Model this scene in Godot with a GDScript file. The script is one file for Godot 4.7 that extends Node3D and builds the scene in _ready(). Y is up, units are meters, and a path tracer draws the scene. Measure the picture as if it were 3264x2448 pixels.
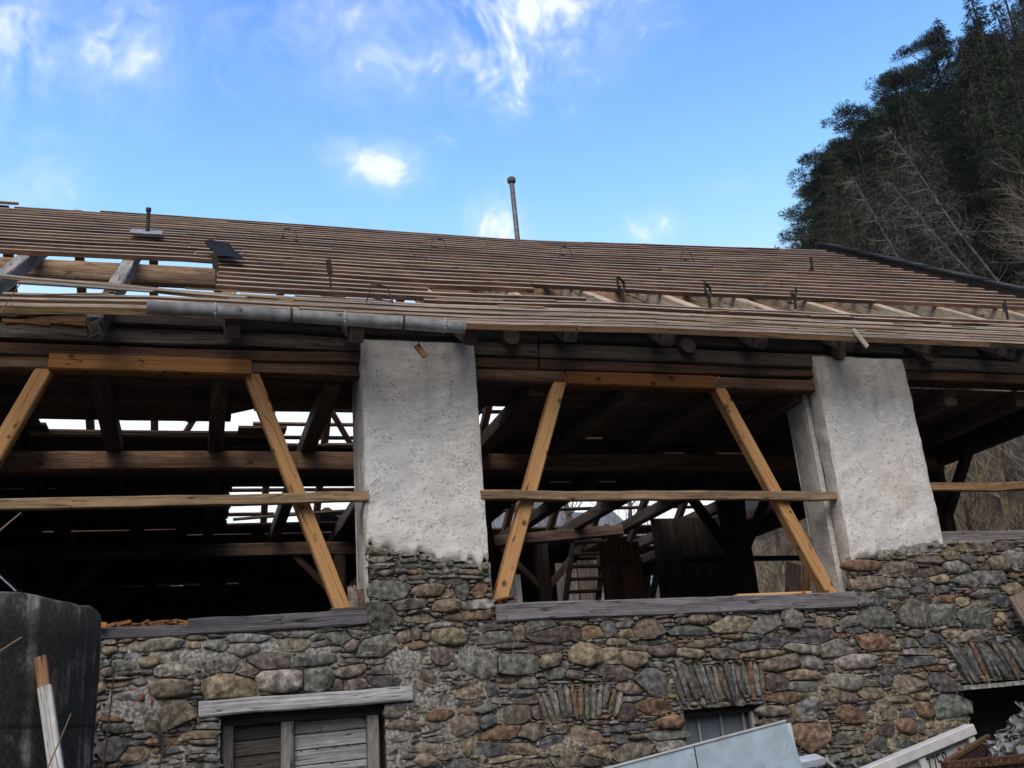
extends Node3D

# ------------------------------------------------------------------ helpers
var rng := RandomNumberGenerator.new()
var tex := {}
var mats := {}
var barn: Node3D
const FLAT := 4294967295

func rnd(a: float, b: float) -> float:
	return rng.randf_range(a, b)

func srgb(c: Color) -> Color:
	return c.linear_to_srgb()

func tag(o: Node, label := "", category := "", group := "", kind := "") -> void:
	if label: o.set_meta("label", label)
	if category: o.set_meta("category", category)
	if group: o.set_meta("group", group)
	if kind: o.set_meta("kind", kind)

func thing(called: String, label: String, category: String, at := Vector3.ZERO, group := "") -> Node3D:
	var o := Node3D.new()
	o.name = called
	o.position = at
	tag(o, label, category, group)
	add_child(o, true)
	return o

func commit(called: String, st: SurfaceTool, m: Material, parent: Node = self, normals := true) -> MeshInstance3D:
	if normals: st.generate_normals()
	var o := MeshInstance3D.new()
	o.name = called
	o.mesh = st.commit()
	o.material_override = null
	for i in o.mesh.get_surface_count(): o.mesh.surface_set_material(i, m)
	parent.add_child(o, true)
	return o

func begin() -> SurfaceTool:
	var st := SurfaceTool.new()
	st.begin(Mesh.PRIMITIVE_TRIANGLES)
	st.set_smooth_group(FLAT)
	return st

# counter-clockwise seen from outside; written clockwise for Godot
func tri(st: SurfaceTool, a: Vector3, b: Vector3, c: Vector3) -> void:
	st.add_vertex(a); st.add_vertex(c); st.add_vertex(b)

func quad(st: SurfaceTool, a: Vector3, b: Vector3, c: Vector3, d: Vector3) -> void:
	st.add_vertex(a); st.add_vertex(c); st.add_vertex(b)
	st.add_vertex(a); st.add_vertex(d); st.add_vertex(c)

func quad_uv(st: SurfaceTool, a: Vector3, b: Vector3, c: Vector3, d: Vector3, u0: float, u1: float, v0: float, v1: float) -> void:
	var ua := Vector2(u0, v0); var ub := Vector2(u1, v0); var uc := Vector2(u1, v1); var ud := Vector2(u0, v1)
	st.set_uv(ua); st.add_vertex(a); st.set_uv(uc); st.add_vertex(c); st.set_uv(ub); st.add_vertex(b)
	st.set_uv(ua); st.add_vertex(a); st.set_uv(ud); st.add_vertex(d); st.set_uv(uc); st.add_vertex(c)

func box(st: SurfaceTool, lo: Vector3, hi: Vector3, xf := Transform3D()) -> void:
	var p := []
	for i in 8: p.append(xf * Vector3(hi.x if i & 1 else lo.x, hi.y if i & 2 else lo.y, hi.z if i & 4 else lo.z))
	quad(st, p[4], p[5], p[7], p[6]); quad(st, p[1], p[0], p[2], p[3])
	quad(st, p[5], p[1], p[3], p[7]); quad(st, p[0], p[4], p[6], p[2])
	quad(st, p[6], p[7], p[3], p[2]); quad(st, p[0], p[1], p[5], p[4])

# a hewn or sawn timber from a to b: w across, h along "up"; chamfered, slightly wavy; u runs along the grain
func timber(st: SurfaceTool, a: Vector3, b: Vector3, w: float, h: float, up := Vector3.UP, rough := 0.004, tint := Color(1, 1, 1), top := Color(-1, 0, 0), seg := 0, sag := 0.0) -> void:
	var d := b - a
	var l := d.length()
	d /= l
	var side := d.cross(up).normalized()
	var u := side.cross(d).normalized()
	var n: int = seg if seg > 0 else clampi(int(l / 0.45), 1, 14)
	var c := minf(w, h) * 0.09 + 0.001
	var prof := [Vector2(-w / 2 + c, -h / 2), Vector2(w / 2 - c, -h / 2), Vector2(w / 2, -h / 2 + c), Vector2(w / 2, h / 2 - c), Vector2(w / 2 - c, h / 2), Vector2(-w / 2 + c, h / 2), Vector2(-w / 2, h / 2 - c), Vector2(-w / 2, -h / 2 + c)]
	var u0 := rnd(0, 5)
	var v0 := rnd(0, 5)
	var per := [0.0]
	for k in 8: per.append(per[k] + (prof[(k + 1) % 8] - prof[k]).length())
	var rings := []
	var off := Vector2.ZERO
	for i in n + 1:
		var f := float(i) / n
		var ring := []
		off = off * 0.7 + Vector2(rnd(-1, 1), rnd(-1, 1)) * rough
		var sc := 1.0 + rnd(-1, 1) * rough * 4.0
		var mid := a + d * (l * f) + Vector3(0, -sag * 4.0 * f * (1.0 - f), 0)
		for k in 8:
			var q: Vector2 = prof[k] * sc + off + Vector2(rnd(-1, 1), rnd(-1, 1)) * rough * 0.5
			ring.append(mid + side * q.x + u * q.y)
		rings.append(ring)
	for i in n:
		for k in 8:
			var k2 := (k + 1) % 8
			st.set_color(top if (k == 4 and top.r >= 0.0) else tint)
			quad_uv(st, rings[i][k], rings[i + 1][k], rings[i + 1][k2], rings[i][k2], u0 + l * i / n / 2.0, u0 + l * (i + 1) / n / 2.0, v0 + per[k] / 0.5, v0 + per[k + 1] / 0.5)
	st.set_color(tint)
	for e in 2:
		var r: Array = rings[0] if e == 0 else rings[n]
		var m := Vector3.ZERO
		for k in 8: m += r[k] / 8.0
		if e == 1: m += d * rough
		else: m -= d * rough
		for k in 8:
			var p: Vector3 = r[k]; var q: Vector3 = r[(k + 1) % 8]
			st.set_uv(Vector2(u0, v0))
			if e == 0:
				st.set_uv(Vector2(u0, v0)); st.add_vertex(m); st.set_uv(Vector2(u0 + 0.02, v0 + 0.1)); st.add_vertex(p); st.set_uv(Vector2(u0 + 0.02, v0 + 0.2)); st.add_vertex(q)
			else:
				st.set_uv(Vector2(u0, v0)); st.add_vertex(m); st.set_uv(Vector2(u0 + 0.02, v0 + 0.1)); st.add_vertex(q); st.set_uv(Vector2(u0 + 0.02, v0 + 0.2)); st.add_vertex(p)

func beam(called: String, parent: Node, m: Material, a: Vector3, b: Vector3, w: float, h: float, up := Vector3.UP, rough := 0.004, tint := Color(1, 1, 1), top := Color(-1, 0, 0), seg := 0, sag := 0.0) -> MeshInstance3D:
	var st := begin()
	timber(st, a, b, w, h, up, rough, tint, top, seg, sag)
	return commit(called, st, m, parent)

func tube(st: SurfaceTool, pts: Array, radii: Array, sides := 6, cap := true) -> void:
	var rings := []
	var n := pts.size()
	for i in n:
		var d: Vector3 = (pts[mini(i + 1, n - 1)] - pts[maxi(i - 1, 0)]).normalized()
		var s := d.cross(Vector3.UP if absf(d.y) < 0.9 else Vector3.RIGHT).normalized()
		var u := s.cross(d)
		var ring := []
		for k in sides:
			var t := TAU * k / sides
			ring.append(pts[i] + (s * cos(t) + u * sin(t)) * radii[i])
		rings.append(ring)
	var len := 0.0
	for i in n - 1:
		var l2: float = len + (pts[i + 1] - pts[i]).length()
		for k in sides:
			var k2 := (k + 1) % sides
			quad_uv(st, rings[i][k], rings[i][k2], rings[i + 1][k2], rings[i + 1][k], float(k) / sides, float(k + 1) / sides, len, l2)
		len = l2
	if cap:
		for k in sides:
			tri(st, pts[0], rings[0][(k + 1) % sides], rings[0][k])
			tri(st, pts[n - 1], rings[n - 1][k], rings[n - 1][(k + 1) % sides])

func vary(c: Color, amount: float) -> Color:
	var f := 1.0 + rnd(-amount, amount)
	return Color(c.r * f * (1.0 + rnd(-amount, amount) * 0.25), c.g * f, c.b * f * (1.0 + rnd(-amount, amount) * 0.25))

# ------------------------------------------------------------------ textures
func noise(seed_: int, freq: float, oct := 4, type := FastNoiseLite.TYPE_SIMPLEX_SMOOTH) -> FastNoiseLite:
	var n := FastNoiseLite.new()
	n.seed = seed_
	n.frequency = freq
	n.noise_type = type
	n.fractal_octaves = oct
	n.fractal_type = FastNoiseLite.FRACTAL_FBM if oct > 1 else FastNoiseLite.FRACTAL_NONE
	return n

func bytes_of(n: FastNoiseLite, w: int, h: int, w2 := 0, h2 := 0) -> PackedByteArray:
	var im: Image = n.get_seamless_image(w, h)
	im.convert(Image.FORMAT_L8)
	if w2: im.resize(w2, h2, Image.INTERPOLATE_CUBIC)
	return im.get_data()

func made(w: int, h: int, data: PackedByteArray, grey := true) -> ImageTexture:
	return ImageTexture.create_from_image(Image.create_from_data(w, h, false, Image.FORMAT_L8 if grey else Image.FORMAT_RGB8, data))

func make_textures() -> void:
	var w := 512
	var h := 256
	# weathered grain: albedo in grey, and relief
	for v in 2:
		var big := bytes_of(noise(3 + v, 0.012, 3), 64, h, w, h)
		var fine := bytes_of(noise(13 + v, 0.09, 3), 32, h, w, h)
		var crack := bytes_of(noise(23 + v, 0.03, 2), 48, h, w, h)
		var spot := bytes_of(noise(33 + v, 0.03, 4), w, h)
		var a := PackedByteArray(); a.resize(w * h)
		var b := PackedByteArray(); b.resize(w * h)
		for i in w * h:
			var g: float = big[i] * 0.42 + fine[i] * 0.38 + spot[i] * 0.2
			var cr: float = absf(crack[i] - 128.0)
			var k: float = clampf(cr / 9.0, 0.0, 1.0)
			a[i] = clampi(int((118.0 + g * 0.62) * (0.45 + 0.55 * k)), 0, 255)
			b[i] = clampi(int((60 + fine[i] * 0.6) * (0.25 + 0.75 * k)), 0, 255)
		tex["grain%d" % v] = made(w, h, a)
		tex["grain_relief%d" % v] = made(w, h, b)
	# fresh softwood: yellow to orange, growth lines, knots
	var nb := bytes_of(noise(41, 0.010, 3), 64, h, w, h)
	var nf := bytes_of(noise(42, 0.07, 2), 24, h, w, h)
	var nc := bytes_of(noise(44, 0.022, 2), 40, h, w, h)
	var nw := PackedByteArray(); nw.resize(w * h * 3)
	var knots := []
	for i in 12: knots.append(Vector3(rnd(0, w), rnd(20, h - 20), rnd(5, 9)))
	for y in h:
		for x in w:
			var i := y * w + x
			var g := (nb[i] * 0.5 + nf[i] * 0.5) / 255.0
			var r := 232.0 - 40.0 * g; var gg := 192.0 - 50.0 * g; var bb := 140.0 - 48.0 * g
			var ck := clampf(absf(nc[i] - 128.0) / 5.0, 0.45, 1.0)
			r *= ck; gg *= ck; bb *= ck
			for k in knots:
				var dx: float = (x - k.x) * 1.7
				var dy: float = y - k.y
				var q: float = (dx * dx + dy * dy) / (k.z * k.z)
				if q < 4.0:
					var f: float = clampf(1.6 - q, 0.0, 0.75) + clampf(0.25 - absf(q - 2.0) * 0.15, 0.0, 0.2)
					r *= 1.0 - 0.55 * f; gg *= 1.0 - 0.62 * f; bb *= 1.0 - 0.65 * f
			nw[i * 3] = int(r); nw[i * 3 + 1] = int(gg); nw[i * 3 + 2] = int(bb)
	tex.fresh = made(w, h, nw, false)
	# plaster: pale, trowelled, with short dark pits and drags
	var s := 1024
	var p1 := bytes_of(noise(51, 0.006, 5), s, s)
	var p2 := bytes_of(noise(52, 0.12, 3), s, s)
	var p3 := bytes_of(noise(53, 0.02, 3), 512, s, s, s)
	var pa := PackedByteArray(); pa.resize(s * s)
	var pr := PackedByteArray(); pr.resize(s * s)
	for i in s * s:
		pa[i] = clampi(int(188 + p1[i] * 0.09 + p2[i] * 0.10 + p3[i] * 0.06), 0, 255)
		pr[i] = clampi(int(80 + p2[i] * 0.30 + p3[i] * 0.34), 0, 255)
	for k in 6500:
		var x := rnd(0, s); var y := rnd(0, s)
		# drags come in drifts, not evenly
		if p1[(int(y) % s) * s + int(x) % s] < 60 + rng.randi() % 110: continue
		var l := rnd(4, 24) * rnd(0.3, 1.0); var ang := rnd(-0.30, 0.22); var th := rnd(0.6, 2.2)
		var dark := rnd(0.60, 0.95)
		var n := int(l)
		for j in n:
			var f := float(j) / maxf(1, n)
			var wth := th * (1.0 - absf(2.0 * f - 1.0)) + 0.4
			for o in range(-2, 3):
				if absf(o) > wth: continue
				var ix := (int(x + cos(ang) * j) + s) % s
				var iy := (int(y + sin(ang) * j) + o + s) % s
				var q := iy * s + ix
				pa[q] = int(pa[q] * lerpf(1.0, dark, 0.8))
				pr[q] = int(pr[q] * 0.55)
			var qq := ((int(y + sin(ang) * j) + 3 + s) % s) * s + (int(x + cos(ang) * j) + s) % s
			pr[qq] = mini(255, pr[qq] + 50)
	tex.plaster = made(s, s, pa)
	tex.plaster_relief = made(s, s, pr)
	# stone: mottled, with grains and veins
	s = 512
	var s1 := bytes_of(noise(61, 0.012, 5), s, s)
	var s2 := bytes_of(noise(62, 0.25, 2), s, s)
	var s3 := bytes_of(noise(63, 0.02, 4), 512, 256, s, s)
	var sa := PackedByteArray(); sa.resize(s * s)
	var sr := PackedByteArray(); sr.resize(s * s)
	for i in s * s:
		var vein := clampf(absf(s3[i] - 130.0) / 10.0, 0.0, 1.0)
		sa[i] = clampi(int((70 + s1[i] * 0.52 + s2[i] * 0.28) * (0.72 + 0.28 * vein)), 0, 255)
		sr[i] = clampi(int(s1[i] * 0.55 + s2[i] * 0.18 + vein * 60.0), 0, 255)
	tex.stone = made(s, s, sa)
	tex.stone_relief = made(s, s, sr)
	# foliated slate: streaks along u
	var f1 := bytes_of(noise(71, 0.05, 4), 64, 256, 512, 256)
	var f2 := bytes_of(noise(72, 0.02, 4), 512, 256)
	var fa := PackedByteArray(); fa.resize(512 * 256)
	for i in 512 * 256: fa[i] = clampi(int(80 + f1[i] * 0.42 + f2[i] * 0.25), 0, 255)
	tex.slate = made(512, 256, fa)
	# concrete: dark, with pale lime runs downwards
	var c1 := bytes_of(noise(81, 0.03, 5), 512, 32, 512, 512)
	var c2 := bytes_of(noise(82, 0.01, 5), 512, 512)
	var c3 := bytes_of(noise(83, 0.09, 4), 512, 512)
	var ca := PackedByteArray(); ca.resize(512 * 512 * 3)
	for i in 512 * 512:
		var run := clampf((c1[i] - 120.0) / 110.0, 0.0, 1.0) * clampf((c2[i] - 80.0) / 90.0, 0.0, 1.0)
		var bleach := clampf((c2[i] - 150.0) / 80.0, 0.0, 1.0) * c3[i] / 255.0
		var px_ := (c3[(i * 7 + 991) % (512 * 512)] - 128.0) * 0.22
		var seam := 0.72 if (i / 512) % 170 < 3 else 1.0
		var g := (50.0 + c3[i] * 0.12 + px_ + run * 80.0 + bleach * 80.0) * seam
		ca[i * 3] = clampi(int(g), 0, 255); ca[i * 3 + 1] = clampi(int(g * 1.0), 0, 255); ca[i * 3 + 2] = clampi(int(g * 0.98), 0, 255)
	tex.concrete = made(512, 512, ca, false)
	# zinc with rust: grey, red-brown blooms
	var z1 := bytes_of(noise(91, 0.02, 5), 256, 256)
	var z2 := bytes_of(noise(92, 0.015, 4), 256, 256)
	var z3 := bytes_of(noise(93, 0.07, 4), 256, 256)
	var za := PackedByteArray(); za.resize(256 * 256 * 3)
	var pb := PackedByteArray(); pb.resize(256 * 256 * 3)
	var rb := PackedByteArray(); rb.resize(256 * 256 * 3)
	for i in 256 * 256:
		var ru := clampf((z2[i] - 205.0) / 40.0, 0.0, 1.0)
		var g := 138.0 + z1[i] * 0.26
		za[i * 3] = int(lerpf(g, 120.0, ru)); za[i * 3 + 1] = int(lerpf(g * 1.0, 82.0, ru)); za[i * 3 + 2] = int(lerpf(g * 1.0, 62.0, ru))
		var sp := clampf((z3[i] - 222.0) / 30.0, 0.0, 1.0)
		var gp := 214.0 + z1[i] * 0.14
		pb[i * 3] = int(lerpf(gp, 122.0, sp)); pb[i * 3 + 1] = int(lerpf(gp, 84.0, sp)); pb[i * 3 + 2] = int(lerpf(gp, 60.0, sp))
		var ye := clampf((z3[i] - 158.0) / 18.0, 0.0, 1.0)
		rb[i * 3] = int(lerpf(72.0 + z1[i] * 0.16, 150.0, ye)); rb[i * 3 + 1] = int(lerpf(56.0 + z1[i] * 0.13, 128.0, ye)); rb[i * 3 + 2] = int(lerpf(50.0 + z1[i] * 0.11, 74.0, ye))
	tex.zinc = made(256, 256, za, false)
	tex.paint = made(256, 256, pb, false)
	tex.rusty = made(256, 256, rb, false)

func mat(called: String, t: String, relief := "", depth := 0.3, scale := Vector3.ONE, tri := false, rough := 0.9, c := Color(1, 1, 1)) -> StandardMaterial3D:
	var m := StandardMaterial3D.new()
	m.resource_name = called
	m.vertex_color_use_as_albedo = true
	m.albedo_color = srgb(c)
	if t: m.albedo_texture = tex[t]
	if relief:
		m.heightmap_enabled = true
		m.heightmap_texture = tex[relief]
		m.heightmap_scale = depth
	m.uv1_scale = scale
	if tri:
		m.uv1_triplanar = true
		m.uv1_world_triplanar = true
		m.uv1_triplanar_sharpness = 4.0
	m.roughness = rough
	m.metallic_specular = 0.3
	mats[called] = m
	return m

func make_materials() -> void:
	mat("old_wood", "grain0", "grain_relief0", 0.35)
	mat("grey_wood", "grain1", "grain_relief1", 0.5)
	mat("fresh_wood", "fresh", "grain_relief0", 0.06, Vector3.ONE, false, 0.75)
	mat("plaster", "plaster", "plaster_relief", 0.8, Vector3(0.62, 0.62, 0.62), true, 0.95)
	mat("stone", "stone", "stone_relief", 1.3, Vector3(1.9, 1.9, 1.9), true, 0.88)
	mat("slate", "slate", "slate", 0.8, Vector3(1.6, 3.2, 1.6), true, 0.8)
	mat("mortar", "stone", "stone_relief", 1.0, Vector3(4.1, 4.1, 4.1), true, 1.0)
	mat("concrete", "concrete", "stone_relief", 0.25, Vector3(1.0, 1.0, 1.0), false, 0.95)
	mat("zinc", "zinc", "", 0.0, Vector3(1.3, 1.3, 1.3), true, 0.55).metallic = 0.35
	mat("paint", "paint", "", 0.0, Vector3(1.1, 1.1, 1.1), true, 0.6)
	mat("rusty", "rusty", "", 0.0, Vector3(2.2, 2.2, 2.2), true, 0.8)
	mat("iron", "", "", 0.0, Vector3.ONE, false, 0.7)
	mat("leaf", "", "", 0.0, Vector3.ONE, false, 0.85)
	mat("bark", "slate", "slate", 1.2, Vector3(0.6, 0.25, 0.6), true, 0.95)
	mat("earth", "stone", "stone_relief", 6.0, Vector3(0.11, 0.11, 0.11), true, 1.0)
	var g := StandardMaterial3D.new()
	g.resource_name = "glass"
	g.transparency = BaseMaterial3D.TRANSPARENCY_ALPHA
	g.albedo_color = Color(0.8, 0.85, 0.9, 0.12)
	g.roughness = 0.05
	g.metallic_specular = 0.25
	mats["glass"] = g

# ------------------------------------------------------------------ sky
# wisps of cloud: azimuth, elevation, half sizes (degrees), strength
const WISPS := [[-12.0, 36.5, 2.4, 2.6, 0.9], [-5.6, 37.6, 2.2, 2.8, 0.85], [-13.0, 33.2, 1.8, 2.8, 0.4], [-9.8, 30.0, 1.8, 2.2, 0.5], [11.5, 39.6, 5.5, 3.6, 0.55], [21.5, 40.4, 5.2, 3.4, 1.0], [19.5, 37.4, 3.0, 2.0, 0.95], [20.0, 35.6, 1.3, 1.2, 0.8], [11.3, 32.0, 1.8, 1.1, 0.95], [8.4, 33.0, 1.1, 0.8, 0.7], [18.6, 28.3, 1.5, 1.5, 1.0], [28.6, 27.2, 1.1, 0.7, 0.7], [34.0, 28.6, 1.2, 0.5, 0.2], [4.5, 28.7, 0.6, 0.4, 0.6], [3.0, 40.2, 4.0, 2.2, 0.3], [24.0, 38.0, 1.8, 2.8, 0.4], [15.5, 38.2, 2.5, 1.6, 0.55]]

func sky_panorama() -> ImageTexture:
	var w := 4096
	var h := 2048
	var im := Image.create(w, h, false, Image.FORMAT_RGBF)
	var curl := noise(5, 2.2, 4)
	var puff := noise(6, 9.0, 5)
	var fine := noise(7, 26.0, 4)
	var where := noise(8, 1.3, 3)
	var wisp := noise(9, 60.0, 3)
	for y in h:
		var e := 90.0 - (y + 0.5) * 180.0 / h
		var c := Color(0.16, 0.15, 0.13)
		if e > -1.0: c = sky_at(e)
		im.fill_rect(Rect2i(0, y, w, 1), c)
	for y in range(0, 1000):
		var e := 90.0 - (y + 0.5) * 180.0 / h
		var base := sky_at(e)
		var er := deg_to_rad(e)
		for x in range(0, w):
			var a := (x + 0.5) * 360.0 / w
			if a > 180.0: a -= 360.0
			var near := 0.0
			var framed := a > -22.0 and a < 62.0 and e > 16.0 and e < 46.0
			if framed:
				for b in WISPS:
					var dx: float = (a - b[0]) * cos(er) / b[2]
					var dy: float = (e - b[1]) / b[3]
					var q := dx * dx + dy * dy
					if q < 7.0: near = maxf(near, b[4] * exp(-q * 0.85))
				if near < 0.02: continue
			var d := Vector3(sin(deg_to_rad(a)) * cos(er), sin(er), -cos(deg_to_rad(a)) * cos(er))
			if not framed:
				near = clampf(where.get_noise_3dv(d) * 1.9 + 0.05, 0.0, 0.75)
				if near < 0.02: continue
			var bend := Vector3(curl.get_noise_3dv(d), curl.get_noise_3dv(d + Vector3(3, 1, 0)), 0) * 0.12
			var dd := d + bend
			var p := puff.get_noise_3dv(dd) * 0.75 + fine.get_noise_3dv(dd) * 0.5 + wisp.get_noise_3dv(dd * Vector3(1, 1.6, 1)) * 0.35
			var m := smoothstep(-0.05, 1.15, near * 1.05 + p * 0.85 - 0.36)
			var veil := clampf(near * (0.35 + p * 0.7), 0.0, 0.3)
			m = clampf(maxf(m * 0.95, veil), 0.0, 0.80)
			if m > 0.004: im.set_pixel(x, y, base.lerp(Color(0.95, 0.985, 1.05) * SKY_GAIN * (0.88 + 0.14 * m), m))
	return ImageTexture.create_from_image(im)

const SKY_GAIN := 0.66
func sky_at(e: float) -> Color:
	return sky_tone(e) * SKY_GAIN

func sky_tone(e: float) -> Color:
	var stops := [[0.0, 1.22, 1.20, 1.18], [14.0, 1.10, 1.12, 1.14], [20.0, 0.86, 0.97, 1.08], [23.0, 0.56, 0.80, 1.04], [26.0, 0.37, 0.675, 1.01], [30.0, 0.25, 0.54, 0.97], [35.0, 0.175, 0.41, 0.88], [41.0, 0.12, 0.30, 0.76], [60.0, 0.075, 0.20, 0.56], [90.0, 0.05, 0.15, 0.46]]
	for i in stops.size() - 1:
		if e <= stops[i + 1][0]:
			var f: float = clampf((e - stops[i][0]) / (stops[i + 1][0] - stops[i][0]), 0.0, 1.0)
			return Color(lerpf(stops[i][1], stops[i + 1][1], f), lerpf(stops[i][2], stops[i + 1][2], f), lerpf(stops[i][3], stops[i + 1][3], f))
	return Color(0.05, 0.15, 0.46)

# ------------------------------------------------------------------ the land
func hill_height(x: float, z: float) -> float:
	var bank := minf(1.1 * maxf(0.0, 0.996 * x + 0.087 * z - 11.5), 8.0)
	var slope := maxf(0.0, 0.966 * x + 0.259 * z - 14.0)
	return maxf(bank, slope)

var bumps: FastNoiseLite
func ground_y(x: float, z: float) -> float:
	var b := hill_height(x, z)
	if b <= 0.0: return -0.02
	return b + bumps.get_noise_2d(x, z) * minf(b, 1.0) * 1.1

func make_land() -> void:
	bumps = noise(100, 0.16, 4)
	var st := begin()
	st.set_color(Color(0.20, 0.175, 0.14))
	quad(st, Vector3(-3000, 0, 3000), Vector3(3000, 0, 3000), Vector3(3000, 0, -3000), Vector3(-3000, 0, -3000))
	tag(commit("ground", st, mats.earth), "", "", "", "structure")
	# the wooded slope behind and right of the barn
	st = begin()
	st.set_smooth_group(0)
	var tone := noise(101, 0.09, 4)
	var xs := []
	var x := 11.0
	while x < 180.0:
		xs.append(x)
		x += 0.55 if x < 22.0 else 1.1 if x < 40.0 else 4.0
	var zs := []
	var z := 30.0
	while z > -170.0:
		zs.append(z)
		z -= 0.8 if z < 6.0 and z > -45.0 else 4.0
	var g := []
	var cols := []
	for i in xs.size():
		var row := []
		var crow := []
		for j in zs.size():
			row.append(Vector3(xs[i], ground_y(xs[i], zs[j]), zs[j]))
			var t := tone.get_noise_2d(xs[i], zs[j])
			var t2 := tone.get_noise_2d(xs[i] * 3.0 + 50.0, zs[j] * 3.0)
			var c := Color(0.16, 0.115, 0.075)
			if xs[i] < 24.0 and t > 0.02: c = c.lerp(Color(0.30, 0.295, 0.28), clampf((t - 0.02) * 7.0, 0, 1))
			elif t2 > 0.1: c = c.lerp(Color(0.20, 0.16, 0.085), 0.7)
			if xs[i] > 28.0: c = Color(0.055, 0.048, 0.032)
			crow.append(vary(c, 0.2))
		g.append(row)
		cols.append(crow)
	for i in xs.size() - 1:
		for j in zs.size() - 1:
			for q in [[i, j], [i + 1, j + 1], [i + 1, j], [i, j], [i, j + 1], [i + 1, j + 1]]:
				st.set_color(cols[q[0]][q[1]])
				st.add_vertex(g[q[0]][q[1]])
	tag(commit("hillside", st, mats.earth), "", "", "", "structure")
	# unseen valley side, added behind the photographer to block low sky light
	st = begin()
	st.set_smooth_group(0)
	var far_side := noise(103, 0.01, 4)
	var rows2 := []
	for i in 41:
		var a := deg_to_rad(95.0 + i * 4.25)
		var row := []
		for k in 6:
			var f := k / 5.0
			var r := 160.0 + 420.0 * f
			row.append(Vector3(sin(a) * r, (105.0 + far_side.get_noise_1d(i * 12.0) * 70.0) * pow(f, 1.2) * 1.3, 8.0 - cos(a) * r))
		rows2.append(row)
	for i in 40:
		for k in 5:
			st.set_color(vary(Color(0.09, 0.085, 0.055), 0.3))
			quad(st, rows2[i + 1][k], rows2[i][k], rows2[i][k + 1], rows2[i + 1][k + 1])
	tag(commit("added_valley_side", st, mats.leaf), "", "", "", "structure")
	# the far mountain in the gap at the back of the loft
	st = begin()
	st.set_smooth_group(0)
	var ridge := noise(102, 0.004, 4)
	var rows := []
	for i in 61:
		var a := deg_to_rad(-20.0 + i * 1.15)
		var top := 262.0 + ridge.get_noise_1d(i * 40.0) * 120.0 + 62.0 * exp(-pow((i - 32.5) / 3.0, 2.0))
		var row := []
		for k in 6:
			var f := k / 5.0
			var r := 1500.0 - 420.0 * (1.0 - f)
			row.append(Vector3(sin(a) * r, top * f * f + rnd(-6, 6) * f, -cos(a) * r))
		rows.append(row)
	for i in 60:
		for k in 5:
			st.set_color(vary(Color(0.10, 0.09, 0.075), 0.3))
			quad(st, rows[i][k], rows[i + 1][k], rows[i + 1][k + 1], rows[i][k + 1])
	tag(commit("mountain", st, mats.leaf), "", "", "", "structure")

# ------------------------------------------------------------------ roof surface
const EX := [-3.0, -1.46, -0.41, 2.14, 3.91, 8.28, 13.0]
const EY := [4.86, 4.87, 4.91, 4.905, 4.955, 4.975, 5.0]
const RX := [-3.0, -2.56, 0.8, 5.07, 8.44, 11.3, 13.0]
const RY := [9.36, 9.38, 9.40, 9.42, 9.57, 9.69, 9.74]

func along(x: float, xs: Array, ys: Array) -> float:
	for i in xs.size() - 1:
		if x <= xs[i + 1]: return lerpf(ys[i], ys[i + 1], (x - xs[i]) / (xs[i + 1] - xs[i]))
	return ys[-1]

func roof(x: float, t: float) -> Vector3:      # front slope: t 0 at the eave, 1 at the ridge
	return Vector3(x, lerpf(along(x, EX, EY), along(x, RX, RY), t), lerpf(0.62, -6.0, t))

func back_roof(x: float, t: float) -> Vector3: # back slope: t 0 at the ridge, 1 at the eave
	return Vector3(x, lerpf(along(x, RX, RY), 4.95, t), lerpf(-6.0, -12.6, t))

const UPF := Vector3(0, 0.829, 0.559)
const UPB := Vector3(0, 0.829, -0.559)

func lath_row(t: float, x0: float, x1: float, w: float, h: float, tone: Color, top: Color, front := true, lift := -0.05) -> void:
	var x := x0
	while x < x1 - 0.05:
		var x2: float = minf(x1, x + rnd(2.8, 5.2))
		if x1 - x2 < 0.9: x2 = x1
		var up := UPF if front else UPB
		var pts := []
		var n := maxi(2, int((x2 - x) / 0.5))
		var st := begin()
		var c := vary(tone, 0.26)
		if rng.randf() < 0.10: c = c.lerp(Color(0.62, 0.42, 0.22), 0.55)
		elif rng.randf() < 0.2: c = c * 0.62
		var jt := rnd(-0.0024, 0.0024)
		# a lath follows the sag of the roof: drawn in short straight stretches
		var last := Vector3.ZERO
		for i in n + 1:
			var xx := lerpf(x + 0.004, x2 - 0.004, float(i) / n)
			var p: Vector3 = (roof(xx, t + jt) if front else back_roof(xx, t + jt)) + up * (h * 0.5 + lift + rnd(-0.003, 0.003))
			pts.append(p)
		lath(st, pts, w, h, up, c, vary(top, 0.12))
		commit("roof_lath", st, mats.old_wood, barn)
		x = x2

func lath(st: SurfaceTool, pts: Array, w: float, h: float, up: Vector3, c: Color, top: Color) -> void:
	var side := Vector3.RIGHT.cross(up).normalized()
	var rings := []
	for p in pts:
		var r := []
		var ww := w * rnd(0.94, 1.06)
		for q in [Vector2(-0.5, -0.5), Vector2(0.5, -0.5), Vector2(0.5, 0.5), Vector2(-0.5, 0.5)]:
			r.append(p + side * (q.x * ww) + up * (q.y * h))
		rings.append(r)
	var u := rnd(0, 4)
	var v := rnd(0, 4)
	for i in pts.size() - 1:
		var du: float = (pts[i + 1] - pts[i]).length() / 2.0
		for k in 4:
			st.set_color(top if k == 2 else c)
			quad_uv(st, rings[i][k], rings[i + 1][k], rings[i + 1][(k + 1) % 4], rings[i][(k + 1) % 4], u, u + du, v + k * 0.17, v + k * 0.17 + 0.14)
		u += du
	for e in 2:
		var r: Array = rings[0] if e == 0 else rings[-1]
		st.set_color(c)
		quad_uv(st, r[0], r[1], r[2], r[3], 0, 0.03, v, v + 0.1)

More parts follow.
